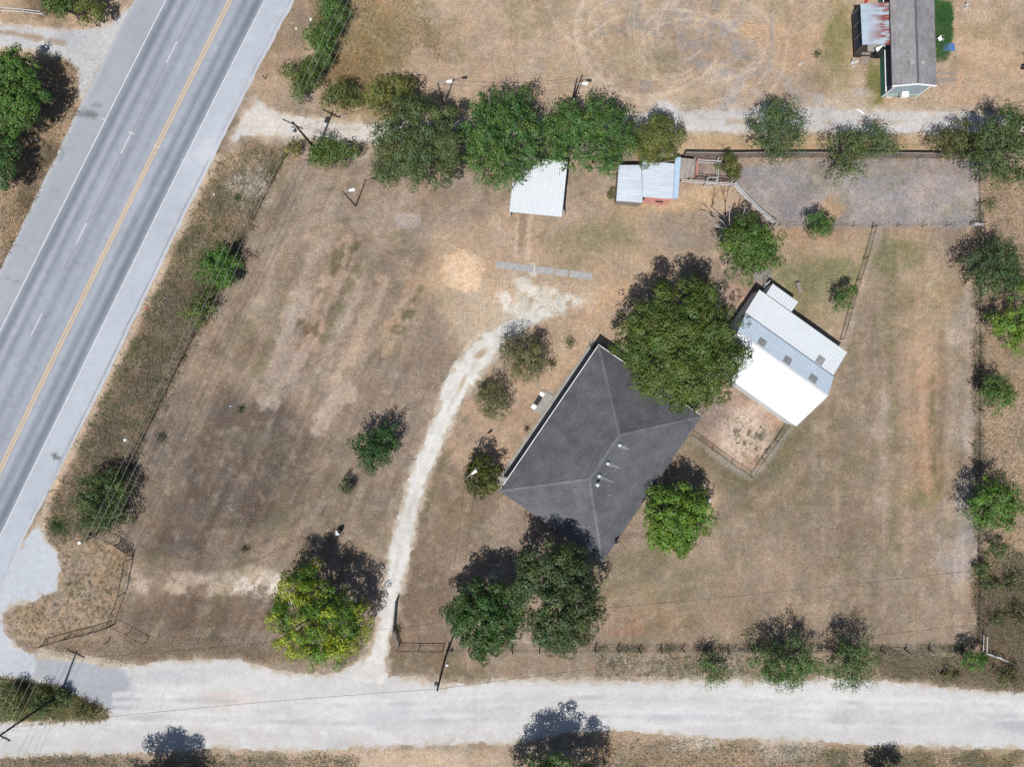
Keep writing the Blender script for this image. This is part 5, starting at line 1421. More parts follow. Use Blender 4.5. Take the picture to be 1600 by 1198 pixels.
def cable(label, pts, r=.013, mat=M_cable, group=None, name='power_line'):
    m = MB(pts[0]); m.tube(pts, r, 4)
    return m.build(name, mat, loc=pts[0], label=label, cat='cable', group=group)
gl = 'wires strung along the highway line'
lab = ('outermost highway-side wire', 'second wire from the highway', 'third wire from the highway', 'innermost field-side wire')
for k in range(4):
    cable(lab[k] + ' between the two crossarm poles', sag(tA[k], tB[k], .9), group=gl)
    nx_ = tB[k] + line_dir * 62; cable(lab[k] + ' from the lane pole to the top edge', sag(tB[k], nx_, .8), group=gl)
    nx_ = tA[k] - line_dir * 50; cable(lab[k] + ' from the lower left pole to the bottom edge', sag(tA[k], nx_, .6), group=gl)
tc_ = bC + Vector((0, 0, 8.9))
cable('dark wire crossing above the gravel road between the lower left pole and the slim pole', sag(bA + Vector((0, 0, 8.4)), tc_, .7), .018, M_cable_dark)
far_e = W(1660, 962, 7.5); cable('dark wire running east from the slim pole above the south lawn', sag(tc_, far_e, .8, 30), .018, M_cable_dark)
cable('thin service wire from the slim pole up to the yard light by the house', sag(tc_ - Vector((0, 0, .4)), bF + Vector((0, 0, 7.4)), .6), .014, M_cable_dark)
cable('short service wire from the yard light to the house roof corner', sag(bF + Vector((0, 0, 7.2)), on_roof(838, 795) + Vector((0, 0, .5)), .2), .016, M_cable_dark)
cable('sagging wire between the yard light and the dark pole north of the tree row', sag(bG + Vector((0, 0, 6.3)), bD + Vector((0, 0, 6.2)), 1.0), .016, M_cable_dark)
cable('wire from the lane pole to the yard light north of the tree row', sag(bB + Vector((0, 0, 8)), bG + Vector((0, 0, 6.3)), .6), .014, M_cable_dark)
cable('guy wire on the lower left pole anchored in the gravel', [bA + Vector((0, 0, 8.8)), W(42, 1142)], .012, M_cable_dark)

# ------------------------------------------------------------------ trees
rs = np.random.RandomState(11)
def crown(seed, rx, ry, rz, base, dens=110, leaf=.24, lobes=None, lobe_r=.36, low=-.25, yellow=None, var=.22, clump=.62, hollow=0.0, rot=0.0, feather=0.0, cl_n=1.0, ypos=None):
    r = np.random.RandomState(seed)
    R = (rx + ry) / 2
    nl = lobes or int(6 + R * R * .7)
    # lobes spread over a dome by best-candidate sampling
    pts = []
    for i in range(nl):
        best = None; bd = -1
        for _ in range(12):
            a = r.uniform(0, 2 * np.pi); q = np.sqrt(r.uniform(0, 1)) * r.uniform(.86, 1.08)
            c_ = (q * np.cos(a), q * np.sin(a)); d = min([np.hypot(c_[0] - p[0], c_[1] - p[1]) for p in pts] or [9])
            if d > bd: bd = d; best = c_
        pts.append(best)
    pts = np.array(pts); q = np.hypot(pts[:, 0], pts[:, 1])
    lr = lobe_r * R * r.uniform(.7, 1.25, nl) * (1.0 if nl < 10 else (10 / nl) ** .3)
    k = (1 - lobe_r * .75)
    ca, sa = np.cos(rot), np.sin(rot)
    LX, LY = pts[:, 0] * rx * k, pts[:, 1] * ry * k
    LZ = rz * (np.sqrt(np.clip(1 - (q * .92) ** 2, 0, 1)) * .8 - .3) * r.uniform(.75, 1.1, nl) + rz * r.uniform(-.12, .12, nl)
    L_ = np.stack([LX * ca - LY * sa, LX * sa + LY * ca, LZ], 1)
    area = np.pi * rx * ry
    nk = int(area * 2.9 * cl_n) + 20
    li = r.choice(nl, nk, p=(lr ** 2) / (lr ** 2).sum())
    D = rand_dirs(r, nk, low); D[:, 2] *= .85
    rad = lr[li] * (1 - hollow * r.uniform(0, 1, nk)) * r.uniform(.68, 1.12, nk)
    K = L_[li] + D * rad[:, None]
    n = int(area * dens * 1.35)
    cr = clump * r.uniform(.55, 1.35, nk) * (1 if R > 2.2 else R / 2.2)
    ki = r.choice(nk, n, p=(cr ** 2) / (cr ** 2).sum())
    E = rand_dirs(r, n, -.45)
    off = E * (cr[ki] * r.uniform(.45, 1.08, n) ** .6)[:, None] * np.array([1, 1, .75])
    if feather:
        dd = D[ki]; off = off * .75 + dd * (r.uniform(-.6, 1, n) * cr[ki])[:, None] * (1 + feather)
    C = K[ki] + off
    Nn = E * 1.0 + D[ki] * .7 + r.normal(0, .3, (n, 3)) + np.array([0, 0, .25])
    bv = r.uniform(1 - var, 1 + var, nk)[ki] * r.uniform(.8, 1.22, n) * r.uniform(.88, 1.12, nl)[li][ki]
    base = np.array(base) * np.array([1.08, 1.04, 1.04])
    cols = base[None, :] * bv[:, None]
    hue = r.normal(0, .10, nk)[ki]
    cols[:, 0] *= 1 + hue; cols[:, 2] *= 1 - hue
    if yellow is not None:
        yc, frac = yellow
        yn = (vnoise(K[:, 0] / 1.7 + 50, K[:, 1] / 1.7 + 50, 888) + .12 * r.normal(0, 1, nk)) > (1 - frac)
        lobe_y = yn[ki] & (r.uniform(0, 1, n) < .85)
        cols[lobe_y] = np.array(yc)[None] * bv[lobe_y][:, None]
    dead = r.uniform(0, 1, n) < .025
    cols[dead] = np.array([.12, .09, .05])
    size = leaf * 1.22 * r.uniform(.6, 1.3, n)
    return C.astype(np.float32), Nn, size, np.clip(cols, .005, .6).astype(np.float32), L_, lr, r

def tree(name, label, px, py, rx, ry, H, col, cat='tree', group=None, crown_frac=.55, rz=None, dens=110, bark=M_bark, rot=0, ncan=None, seed=None, dead=False, **kw):
    """px,py: where the crown's middle shows; rx, ry: its half size in photograph pixels; H: metres"""
    seed = seed or int(px * 7 + py * 13) % 9973
    zc = H * crown_frac
    c_ = W(px, py, zc); k = (CAM_H - zc) / FPX
    RX, RY = rx * k * 1.12, ry * k * 1.12; rz = rz or H * (1 - crown_frac) * 1.0
    rot = math.radians(rot)
    t = thing(name, label, cat, (c_.x, c_.y, 0), group)
    C, Nn, size, cols, L_, lr, r = crown(seed, RX, RY, rz, col, dens, rot=rot, **kw)
    C[:, 2] += zc; C[:, 2] = np.maximum(C[:, 2], .03)
    link('crown', leaf_mesh('crown', C, Nn, size, cols, r), t)
    tr = .06 + .035 * H
    m = MB((0, 0, 0)); top = Vector((0, 0, zc * .55))
    jx = Vector((r.uniform(-.3, .3), r.uniform(-.3, .3), 0))
    m.tube([(0, 0, -.05), tuple(jx * .5 + Vector((0, 0, zc * .3))), tuple(jx + top)], [tr * 1.35, tr, tr * .85], 8)
    order = np.argsort(-lr)[:min(len(lr), 14)]
    for i in order:
        e_ = Vector(L_[i]) + Vector((0, 0, zc)); s0 = jx + top; mid = s0.lerp(e_, .5) + Vector((r.uniform(-.3, .3), r.uniform(-.3, .3), r.uniform(-.1, .3))) * min(1, H / 6)
        m.tube([s0, mid, e_], [tr * .5, tr * .3, tr * .1], 5)
        for _ in range(3):
            d = Vector(rand_dirs(r, 1, 0)[0]) * float(lr[i]) * .95
            m.tube([mid.lerp(e_, .6), e_ + d], [tr * .16, tr * .04], 4)
    m.build('trunk', bark, t)
    return t, c_

G1 = alb(88, 124, 50); DK = alb(70, 96, 46); OL = alb(104, 114, 60); GG = alb(92, 112, 72); BR = alb(94, 140, 54); MS = alb(92, 118, 68)
def sc(c, k): return tuple(x * k for x in c)
big = dict(dens=150, leaf=.25)
tree('pecan_tree', 'largest round shade tree between the house roof and the metal barn', 1063, 536, 96, 108, 11.5, alb(94, 116, 50), dens=165, leaf=.24, rz=5.0, lobe_r=.36, lobes=50, clump=.72)
t_, c_ = tree('elm_tree', 'green tree with bare grey limbs directly above the largest shade tree', 1168, 390, 45, 48, 8, alb(92, 126, 54), dens=150, lobe_r=.38)
tree('yellowing_tree', 'round tree with bright yellow green leaves beside the driveway mouth', 497, 964, 80, 72, 8.5, alb(100, 140, 44), dens=175, leaf=.2, rz=4.0, lobe_r=.32, lobes=46, yellow=(alb(166, 180, 44), .54), clump=.6)
tree('oak_tree', 'dense dark green tree, left one of the pair below the house', 762, 964, 61, 62, 8.0, alb(72, 108, 50), dens=165, lobes=30, lobe_r=.34)
tree('oak_tree', 'tall grey green tree, right one of the pair shading the house roof corner', 868, 930, 66, 88, 12, alb(84, 106, 64), dens=160, lobes=46, lobe_r=.31, rot=15, rz=5.5)
tree('oak_tree', 'bright green round tree touching the east side of the house roof', 1053, 808, 56, 57, 7.2, alb(108, 146, 50), dens=160, lobe_r=.36)
tree('magnolia_tree', 'small round dark glossy tree at the west corner of the house', 757, 742, 27, 28, 4.5, alb(88, 100, 36), dens=150, lobe_r=.4, var=.35)
tree('crape_myrtle', 'larger olive bush tree beside the top bend of the driveway', 819, 557, 35, 38, 4.2, alb(116, 120, 78), dens=170, leaf=.16, lobe_r=.42)
tree('crape_myrtle', 'smaller olive bush tree below the larger one beside the driveway', 769, 621, 27, 29, 3.4, alb(122, 124, 80), dens=170, leaf=.16, lobe_r=.42)
tree('cedar_tree', 'dark green bushy evergreen alone in the west field near the driveway', 587, 692, 31, 33, 4.6, alb(66, 104, 50), dens=190, leaf=.2, lobe_r=.4, feather=.35)
tree('cedar_sapling', 'little dark evergreen below the bushy evergreen in the west field', 544, 757, 12, 12, 1.8, alb(78, 96, 62), dens=220, leaf=.14, lobe_r=.5)
tree('roadside_shrub', 'bright green round shrub on the fence beside the highway verge', 344, 414, 29, 29, 3.6, alb(86, 132, 50), 'shrub', dens=190, leaf=.2, lobe_r=.42, feather=.4)
tree('roadside_shrub', 'thin pale green shrub on the fence below the bright round shrub', 317, 479, 25, 26, 2.2, alb(108, 128, 62), 'shrub', dens=80, leaf=.2, lobe_r=.45, feather=.5)
tree('roadside_shrub', 'large loose dark green shrub at the south end of the roadside fence', 162, 779, 36, 54, 3.8, alb(82, 108, 56), 'shrub', dens=140, leaf=.2, lobe_r=.34, feather=.5)
# the tree row north of the yard
tree('hackberry_tree', 'large grey green tree at the west end of the tree row by the lane', 652, 228, 74, 78, 10, alb(92, 112, 66), dens=120, leaf=.22, lobes=44, lobe_r=.27, hollow=.35, bark=M_bark_pale)
tree('chinaberry_tree', 'bright green tree overhanging the left part of the carport', 783, 217, 66, 72, 8.5, alb(84, 122, 58), dens=130, lobes=38, lobe_r=.3, feather=.3, bark=M_bark_pale)
tree('chinaberry_tree', 'bright green tree between the carport and the shed in the tree row', 922, 216, 68, 62, 8, alb(84, 122, 58), dens=130, lobes=30, lobe_r=.31, feather=.3, bark=M_bark_pale)
tree('live_oak_tree', 'olive green tree over the back of the tack shed at the row end', 1020, 222, 45, 38, 6.5, alb(112, 122, 58), dens=150, leaf=.2, lobe_r=.36)
tree('wild_plum_tree', 'yellow green low tree at the top left of the tree row', 610, 155, 40, 32, 5, alb(124, 132, 66), dens=100, lobe_r=.38)
tree('mesquite_tree', 'thin low tree filling the gap south of the lane at the row start', 612, 262, 34, 26, 3.6, alb(104, 120, 78), dens=60, leaf=.18, lobe_r=.4)
tree('hedge_shrub', 'mid green hedge shrub at the foot of the transformer pole', 521, 236, 40, 20, 2.8, alb(92, 120, 54), 'shrub', dens=150, leaf=.2)
tree('hedge_shrub', 'yellowish grass shrub at the north end of the roadside fence', 462, 232, 18, 14, 1.4, alb(146, 136, 78), 'shrub', dens=110, leaf=.18)
tree('hedge_shrub', 'green shrub topmost in the line above the gravel lane mouth', 521, 18, 22, 24, 3.2, alb(84, 122, 56), 'shrub', dens=150, leaf=.2, group=None)
tree('hedge_shrub', 'green shrub second from the top in the line above the lane mouth', 503, 60, 24, 26, 3.2, alb(86, 124, 54), 'shrub', dens=150, leaf=.2)
tree('hedge_shrub', 'bulky olive shrub third in the line above the lane mouth', 474, 126, 28, 26, 3.4, alb(100, 118, 58), 'shrub', dens=150, leaf=.2)
tree('hedge_shrub', 'small dark shrub between the line of shrubs and the lane', 497, 98, 20, 20, 3, alb(92, 122, 58), 'shrub', dens=130, leaf=.2)
tree('hedge_shrub', 'olive shrub directly north of the transformer pole across the lane', 536, 152, 31, 22, 3, alb(106, 118, 62), 'shrub', dens=140, leaf=.2)
# along the corral and the lane on the right
tree('mesquite_tree', 'grey green tree straddling the board fence west of the others', 1216, 208, 46, 46, 6.5, MS, dens=115, leaf=.18, lobe_r=.34, lobes=22, feather=.3)
tree('mesquite_tree', 'tall narrow tree leaning over the board fence into the corral', 1322, 248, 30, 44, 6, alb(98, 122, 66), dens=100, leaf=.18, lobe_r=.34, rot=20, lobes=16, feather=.3)
tree('mesquite_tree', 'small grey green tree on the board fence right of the tall narrow one', 1378, 222, 33, 24, 4.2, alb(98, 120, 74), dens=95, leaf=.18, lobe_r=.36, feather=.3)
tree('mesquite_tree', 'olive bush tree at the east end of the board fence', 1494, 224, 34, 28, 4.5, alb(110, 116, 64), dens=120, leaf=.18, lobe_r=.36)
tree('mesquite_tree', 'large loose tree at the right edge beside the corral corner', 1566, 232, 56, 58, 8, alb(92, 116, 66), dens=115, leaf=.2, lobe_r=.3, lobes=28, feather=.35)
tree('oak_sapling', 'small olive round tree beside the small pens', 1138, 259, 17, 17, 2.8, alb(104, 116, 52), dens=170, leaf=.18)
tree('oak_sapling', 'small round tree on the low fence at the south edge of the corral', 1279, 351, 20, 19, 3.8, alb(84, 126, 52), dens=190, leaf=.17)
tree('oak_sapling', 'little green tree on the slanting fence above the barn', 1318, 467, 17, 20, 4, alb(84, 122, 54), dens=120, leaf=.18)
tree('oak_sapling', 'tiny olive sapling at the left end of the tack shed', 956, 306, 6, 11, 1.6, alb(110, 116, 54), dens=170, leaf=.14)
tree('oak_sapling', 'tiny sapling growing in the notch of the tack shed roof', 1008, 304, 5, 7, 3.2, alb(90, 116, 60), dens=170, leaf=.14)
# east side
tree('mesquite_tree', 'dark grey green tree across the upper part of the east fence', 1550, 418, 42, 42, 6.5, alb(78, 108, 62), dens=120, leaf=.2, lobe_r=.33, lobes=20, feather=.3)
tree('mesquite_tree', 'bright green tree at the right edge below the dark fence tree', 1588, 512, 38, 40, 5.2, alb(124, 160, 60), dens=120, leaf=.2, lobe_r=.34, feather=.3)
tree('mesquite_tree', 'small green tree at the right edge just above the bright one', 1592, 452, 24, 16, 4, alb(106, 140, 60), dens=110, leaf=.2)
tree('mesquite_tree', 'medium green tree on the east fence level with the house', 1556, 612, 30, 26, 4, alb(92, 128, 58), dens=115, leaf=.2, lobe_r=.36, feather=.3)
tree('mesquite_tree', 'large bright green tree on the lower part of the east fence', 1553, 789, 39, 42, 5.6, alb(98, 142, 56), dens=140, leaf=.2, lobe_r=.35, feather=.3)
tree('roadside_shrub', 'little dark shrub just below the large bright tree on the east fence', 1558, 852, 16, 14, 2, alb(94, 110, 60), 'shrub', dens=130, leaf=.16)
tree('roadside_shrub', 'small green shrub on the east fence below the little dark shrub', 1535, 892, 11, 18, 1.4, alb(96, 118, 60), 'shrub', dens=110, leaf=.16)
tree('mesquite_tree', 'left of two broad green trees hanging over the gravel road at lower right', 1226, 1032, 54, 36, 5.4, alb(92, 130, 64), dens=130, leaf=.18, lobe_r=.33, lobes=22, feather=.35)
tree('mesquite_tree', 'right of two broad green trees hanging over the gravel road at lower right', 1328, 1032, 42, 38, 5.2, alb(96, 126, 70), dens=105, leaf=.18, lobe_r=.34, lobes=18, feather=.4)
tree('mesquite_tree', 'small spiky tree at the road edge left of the two broad trees', 1115, 1041, 22, 24, 2.8, alb(104, 132, 74), dens=110, leaf=.18, feather=.4)
tree('mesquite_tree', 'small bright round tree beside the white corner rails at lower right', 1519, 1030, 18, 17, 3.6, alb(92, 134, 52), dens=170, leaf=.17)
tree('oak_tree', 'dark tree at the bottom edge left of centre whose shadow lies on the road', 866, 1236, 76, 66, 8.5, alb(84, 116, 58), dens=120, lobe_r=.33)
tree('oak_tree', 'tree just below the frame at lower left casting a blue shadow on the gravel', 226, 1258, 66, 52, 8, alb(84, 116, 58), dens=120, lobe_r=.33)
tree('oak_tree', 'small tree at the bottom edge right of centre', 1386, 1222, 26, 24, 4.5, alb(84, 110, 58), dens=120, lobe_r=.36)
# west of the highway
tree('live_oak_tree', 'large green tree at the left edge below the gravel track', 24, 146, 50, 66, 6.5, alb(90, 132, 56), dens=140, lobe_r=.32, lobes=24)
tree('live_oak_tree', 'darker green tree at the left edge below the large one', -4, 248, 36, 52, 5, alb(80, 116, 58), dens=130, lobe_r=.34)
tree('live_oak_tree', 'dark green tree at the top edge left of the highway', 102, 6, 26, 24, 4.5, alb(82, 112, 50), dens=140, lobe_r=.36)
tree('live_oak_tree', 'olive tree at the top edge immediately right of the dark green one', 140, 14, 20, 24, 3.6, alb(112, 126, 62), dens=110, lobe_r=.36)
for px, py, a, b_, hh, c_, l_ in ((22, 1092, 30, 26, 1.7, alb(112, 122, 68), 'green bush filling the left end of the brush island'), (66, 1100, 24, 22, 1.5, alb(92, 112, 58), 'green bush in the middle of the brush island left of the pole'),
                                  (98, 1092, 15, 15, 1.4, alb(88, 112, 66), 'dark bush at the foot of the lower left utility pole'), (134, 1108, 17, 13, .9, alb(116, 122, 72), 'low bush at the pointed right end of the brush island')):
    tree('island_bush', l_, px, py, a, b_, hh, c_, 'bush', dens=120, leaf=.18, lobe_r=.45)

for px, py, a, b_, hh, c_, l_ in ((1548, 914, 16, 12, 1.0, alb(94, 116, 66), 'low green scrub bush just east of the fence at lower right, nearest the fence'),
                                  (1582, 906, 20, 14, 1.2, alb(98, 110, 70), 'wide grey green scrub bush at the right edge of the brown brush patch'),
                                  (1590, 962, 16, 18, 1.0, alb(112, 112, 72), 'olive scrub bush at the right edge in the middle of the brown brush patch'),
                                  (1556, 968, 13, 12, .8, alb(104, 112, 66), 'small scrub bush just above the white corner rails'),
                                  (1572, 1052, 26, 14, .9, alb(112, 116, 66), 'low spreading scrub bush between the corner rails and the gravel road'),
                                  (1480, 1052, 22, 10, .6, alb(116, 118, 76), 'flat weedy bush beside the gravel road left of the corner tree')):
    tree('scrub_bush', l_, px, py, a, b_, hh, c_, 'bush', dens=80, leaf=.18, lobe_r=.45, feather=.3)

def plant(label, px, py, r_, h, col, cat='plant', n=None, name='garden_plant'):
    rr = np.random.RandomState(int(px * 3 + py)); R = r_ * CAM_H / FPX; n = n or int(60 + 220 * R * R)
    C = rr.normal(0, .42, (n, 3)) * R; C[:, 2] = np.abs(rr.normal(0, .5, n)) * h + .04
    Nn = rand_dirs(rr, n, 0); size = rr.uniform(.1, .22, n); cols = np.array(col)[None] * rr.uniform(.6, 1.3, n)[:, None]
    t = thing(name, label, cat, W(px, py))
    link('leaves', leaf_mesh('leaves', C.astype(np.float32), Nn, size, cols.astype(np.float32), rr), t)
    m = MB()
    for k in range(5):
        d = rand_dirs(rr, 1, .4)[0]; m.tube([(0, 0, 0), tuple(Vector(d) * h)], [.015, .006], 4)
    m.build('stem', M_bark, t)
plant('yucca-like green plant alone in the yard above the house corner', 890, 535, 12, .6, alb(98, 118, 56))
plant('small leafy plant with a white base beside the house walkway', 863, 568, 9, .7, alb(88, 100, 56))
plant('tiny green weed clump in the dark part of the west field', 377, 639, 8, .4, alb(92, 116, 60))
plant('tiny dark weed near the roadside wires at the edge of the west field', 254, 683, 12, .6, alb(86, 104, 66))
plant('tiny olive weed clump above the bare strip in the west field', 384, 856, 8, .4, alb(110, 110, 66))
plant('small green bush at the tip of the highway verge', 90, 822, 13, .6, alb(84, 118, 58))
plant('little rose bush by the left side of the house walk', 823, 670, 5, .5, alb(112, 100, 62))
plant('small green plant in the shaded strip at the top corner of the house', 926, 541, 7, .6, alb(70, 96, 50))
plant('small green weed on the verge near the fence top', 372, 310, 7, .4, alb(92, 118, 60))
plant('small green plant on the dry ground west of the mobile home', 1276, 86, 8, .5, alb(86, 116, 60))
plant('small dark weed clump at the foot of the open gate', 621, 982, 9, .5, alb(96, 94, 66))
plant('small green bush at the east fence below the corral', 1545, 320, 14, .8, alb(110, 128, 62))

# dead limbs beside the elm
dead = thing('dead_tree', 'leafless grey dead tree left of the elm above the large shade tree', 'tree', W(1128, 388))
rr = random.Random(5); o = dead.location
m = MB(o); tip = W(1128, 374); top_ = Vector((tip.x, tip.y, 4.0)); m.tube([W(1131, 386), W(1130, 380, 2), top_], [.2, .15, .1], 8); m.build('trunk', M_bark_pale, dead)
m = MB(o)
def branch(a, d, L_, r_, depth):
    b_ = a + d * L_
    mid = a.lerp(b_, .5) + Vector((rr.uniform(-.15, .15), rr.uniform(-.15, .15), rr.uniform(-.1, .2))) * L_ * .5
    m.tube([a, mid, b_], [r_, r_ * .7, r_ * .45], 5)
    if depth:
        for _ in range(3):
            nd = (d + Vector((rr.uniform(-.8, .8), rr.uniform(-.8, .8), rr.uniform(-.2, .5)))).normalized()
            branch(mid.lerp(b_, rr.uniform(0, 1)), nd, L_ * rr.uniform(.5, .75), r_ * .5, depth - 1)
for d in ((-.9, .9, .3), (-.2, 1, .5), (.5, .8, .4), (-.9, .2, .4), (.3, -.6, .5), (.9, -.1, .3)):
    branch(top_ - Vector((0, 0, rr.uniform(0, 1.5))), Vector(d).normalized(), rr.uniform(2.2, 3.4), .10, 2)
m.build('branches', M_bark_pale, dead)

# ------------------------------------------------------------------ small things on the ground
def well(px, py, label, r_=.3, mat=M_white):
    t = thing('well_cap', label, 'well', W(px, py)); b = MB(); b.lathe((0, 0, 0), [(r_ * 1.5, 0), (r_ * 1.5, .08), (r_, .1), (r_, .5)], 14); b.build('casing', M_concrete, t)
    b = MB(); b.lathe((0, 0, 0), [(r_ * .98, .501), (r_ * .9, .66), (r_ * .5, .78), (r_ * .1, .8)], 14); b.build('dome', mat, t, True)
well(1106, 780, 'white domed well cap on a bare patch right of the bright green tree', .26)
wh = thing('wellhead', 'small white and black wellhead box in the west field above the yellowing tree', 'wellhead', W(531, 831))
m = MB(wh.location); m.box(W(530, 830, 0) + Vector((0, 0, .45)), .45, .55, .9, .1); m.build('cabinet', M_transf, wh)
m = MB(wh.location); m.lathe(W(533, 827.5, 0), [(.22, 0), (.24, .5), (.24, .95), (.1, 1.05)], 12); m.build('tank', M_dark, wh)
m = MB(wh.location); m.tube([W(535, 836), W(535.5, 836) + Vector((0, 0, .9))], .04, 6); m.build('standpipe', M_rust_pipe, wh)
def litter(px, py, label, mat=M_white, s_=.18, name='litter', cat='litter'):
    r_ = random.Random(int(px)); b = MB()
    pts = [Vector((math.cos(a) * s_ * r_.uniform(.6, 1.2), math.sin(a) * s_ * r_.uniform(.6, 1.2), 0)) for a in [k * math.pi / 3 for k in range(6)]]
    b.hexa(pts, [p * .6 + Vector((0, 0, s_ * .7)) for p in pts]); b.build(name, mat, loc=W(px, py), label=label, cat=cat)
litter(228, 481, 'red scrap of litter on the verge at the edge of the highway shoulder', M_red_plastic)
litter(258, 466, 'small white paper scrap on the verge right above the red one')
litter(196, 687, 'white plastic bag on the verge beside the fence wires', s_=.28)
litter(335, 304, 'white scrap at the pavement edge near the gravel patch')
litter(382, 352, 'tiny white scrap near the fence above the round shrub', s_=.12)
litter(486, 31, 'white bag beside the shrubs near the top of the frame', s_=.24)
litter(463, 45, 'white paper scrap between pavement and shrubs near the top', s_=.18)
litter(76, 805, 'small white scrap at the tip of the highway verge', s_=.12)
litter(282, 514, 'pale scrap on the verge beside the fence', s_=.15, mat=M_concrete)
litter(58, 219, 'pink and white scrap under the tree at the left edge', s_=.2)
litter(1097, 348, 'white stone lying on bare ground left of the elm', M_stone, .14, 'stone', 'stone')
litter(1562, 1026, 'white lump on the end of the corner rails at lower right', s_=.3)
litter(163, 24, 'white boulder in the corner between the track and the highway', M_stone, .5, 'boulder', 'boulder')
litter(409, 265, 'pale concrete marker near the top of the roadside fence', M_concrete, .3, 'marker_block', 'block')
litter(360, 634, 'pale blue scrap in the west field beside the weed clump', M_galv_blue, .15)
# grey posts beside the gravel mouths
for px, py, l_ in ((413, 124, 'short dark marker post at the pavement edge above the lane mouth'), (72, 78, 'dark post with shadow at the edge of the western gravel track'), (168, 1001, 'lone dark post between the corner fences'),
                   (620, 936, 'thin dark post standing by the driveway edge')):
    m = MB(); m.tube([(0, 0, 0), (0, 0, 1.2)], .06, 6); m.build('marker_post', M_wood_dark, loc=W(px + 2, py), label=l_, cat='post')
m = MB(W(468, 251)); m.tube([W(472, 252, .3), W(492, 252.5, .3)], .12, 8); m.build('log', M_wood_grey, loc=W(468, 251), label='pale log lying beside the hedge at the north fence corner', cat='log')
m = MB(W(488, 105)); m.slab([W(486, 108, 2.2), W(491, 104, 2.2), W(509, 80, 2.3), W(505, 84, 2.3)], .04); m.build('metal_sheet', M_galv_blue, loc=W(488, 105), label='narrow pale metal strip propped in the shrubs above the lane', cat='metal sheet')

# ------------------------------------------------------------------ weeds, grass, stones (nobody could count them)
def scatter(name, n, region, h, width, seed, tint=1.0, green=0.0, patch=None, avoid=True, spread=.1, blades=3, gcol=(100, 112, 62)):
    r = np.random.RandomState(seed)
    a = np.array(region, float); x = r.uniform(a[:, 0].min(), a[:, 0].max(), n * 2); y = r.uniform(a[:, 1].min(), a[:, 1].max(), n * 2)
    ok = poly_sd(x, y, region) + fbm(x, y, 30, seed + 500, 3) * 9 > r.uniform(0, 12, len(x)) - 2
    if patch: ok &= fbm(x, y, patch[0], patch[2], 3) > patch[1]
    if avoid:
        for pl in (SOUTH_ROAD, DRIVE, NORTH_LANE, WEST_LANE): ok &= poly_sd(x, y, pl) < 1
        ok &= (x < road_x(y, -151)) | (x > road_x(y, 0) + R_OUT(y) + 1)
        for q in HOUSES: ok &= poly_sd(x, y, q) < 0
    x, y = x[ok][:n], y[ok][:n]; n = len(x)
    if n == 0: return
    # colours from the land itself
    X = (x - 800) * CAM_H / FPX; Y = (599 - y) * CAM_H / FPX
    ixx = np.clip(((X + 68) / STEP).astype(int) + len(FAR), 0, nx - 1); iyy = np.clip(((Y + 52) / STEP).astype(int) + len(FAR), 0, ny - 1)
    c = landc[iyy * nx + ixx].astype(float)
    k = blades
    c = np.repeat(c, k, 0) * r.uniform(.95, 1.75, n * k)[:, None] * tint
    gm = (r.uniform(0, 1, n) < green)
    gm = np.repeat(gm, k)
    c[gm] = np.array(alb(*gcol))[None] * r.uniform(.6, 1.3, gm.sum())[:, None]
    bx_ = np.repeat(X, k) + r.normal(0, spread, n * k); by2 = np.repeat(Y, k) + r.normal(0, spread, n * k)
    ang = r.uniform(0, 2 * np.pi, n * k); hh = h * r.uniform(.4, 1.4, n * k); ww = width * r.uniform(.6, 1.4, n * k)
    la = r.uniform(0, 2 * np.pi, n * k); ln = hh * r.uniform(.8, 2.4, n * k); hh = hh * .55
    dx, dy = np.cos(ang) * ww / 2, np.sin(ang) * ww / 2
    V = np.stack([np.stack([bx_ - dx, by2 - dy, np.full(n * k, .0)], 1), np.stack([bx_ + dx, by2 + dy, np.full(n * k, .0)], 1),
                  np.stack([bx_ + np.cos(la) * ln, by2 + np.sin(la) * ln, hh], 1)], 1).reshape(-1, 3)
    F = np.arange(3 * n * k).reshape(-1, 3)
    link(name, new_mesh(name, V, F, M_grassblade, np.repeat(np.clip(c, .01, .6), 3, 0).astype(np.float32)), kind='stuff')

HOUSES = [[(936, 530), (1090, 645), (935, 865), (785, 765)], [(1185, 455), (1310, 550), (1232, 664), (1100, 570)], [(805, 250), (880, 258), (872, 330), (798, 325)], [(965, 265), (1080, 255), (1050, 310), (965, 310)], [(1340, -20), (1450, -20), (1450, 140), (1370, 140)]]
VERGE = [(445, 240), (400, 222), (345, 240), (250, 440), (165, 610), (75, 800), (70, 850), (140, 845), (150, 838), (268, 598)]
scatter('verge_grass', 26000, VERGE, .3, .08, 1, 1.0, .28, spread=.12)
scatter('fence_line_weeds', 5200, [(450, 243), (440, 240), (262, 590), (140, 835), (156, 840), (280, 594)], .6, .1, 2, .95, .4, spread=.18, gcol=(92, 100, 58))
scatter('fence_line_weeds', 2000, [(1524, 248), (1534, 248), (1536, 1010), (1522, 1010)], .4, .1, 3, .95, .35, spread=.2, gcol=(92, 98, 60))
scatter('fence_line_weeds', 1000, [(930, 1009), (1520, 1009), (1520, 1017), (930, 1017)], .35, .08, 4, .8, .3, spread=.12)
scatter('weed_tufts', 650, [(68, 838), (110, 850), (170, 850), (205, 862), (180, 970), (60, 1012), (26, 1000), (8, 965), (40, 948), (96, 930)], .14, .09, 21, .62, .1, blades=8, spread=.07)
scatter('weed_tufts', 450, [(930, 1022), (1190, 1022), (1190, 1060), (930, 1060)], .14, .09, 22, .65, .2, blades=8, spread=.07)
scatter('weed_tufts', 85, [(1130, 640), (1200, 660), (1190, 720), (1150, 725), (1135, 690)], .08, .1, 23, .55, .3, blades=9, spread=.08, avoid=False)
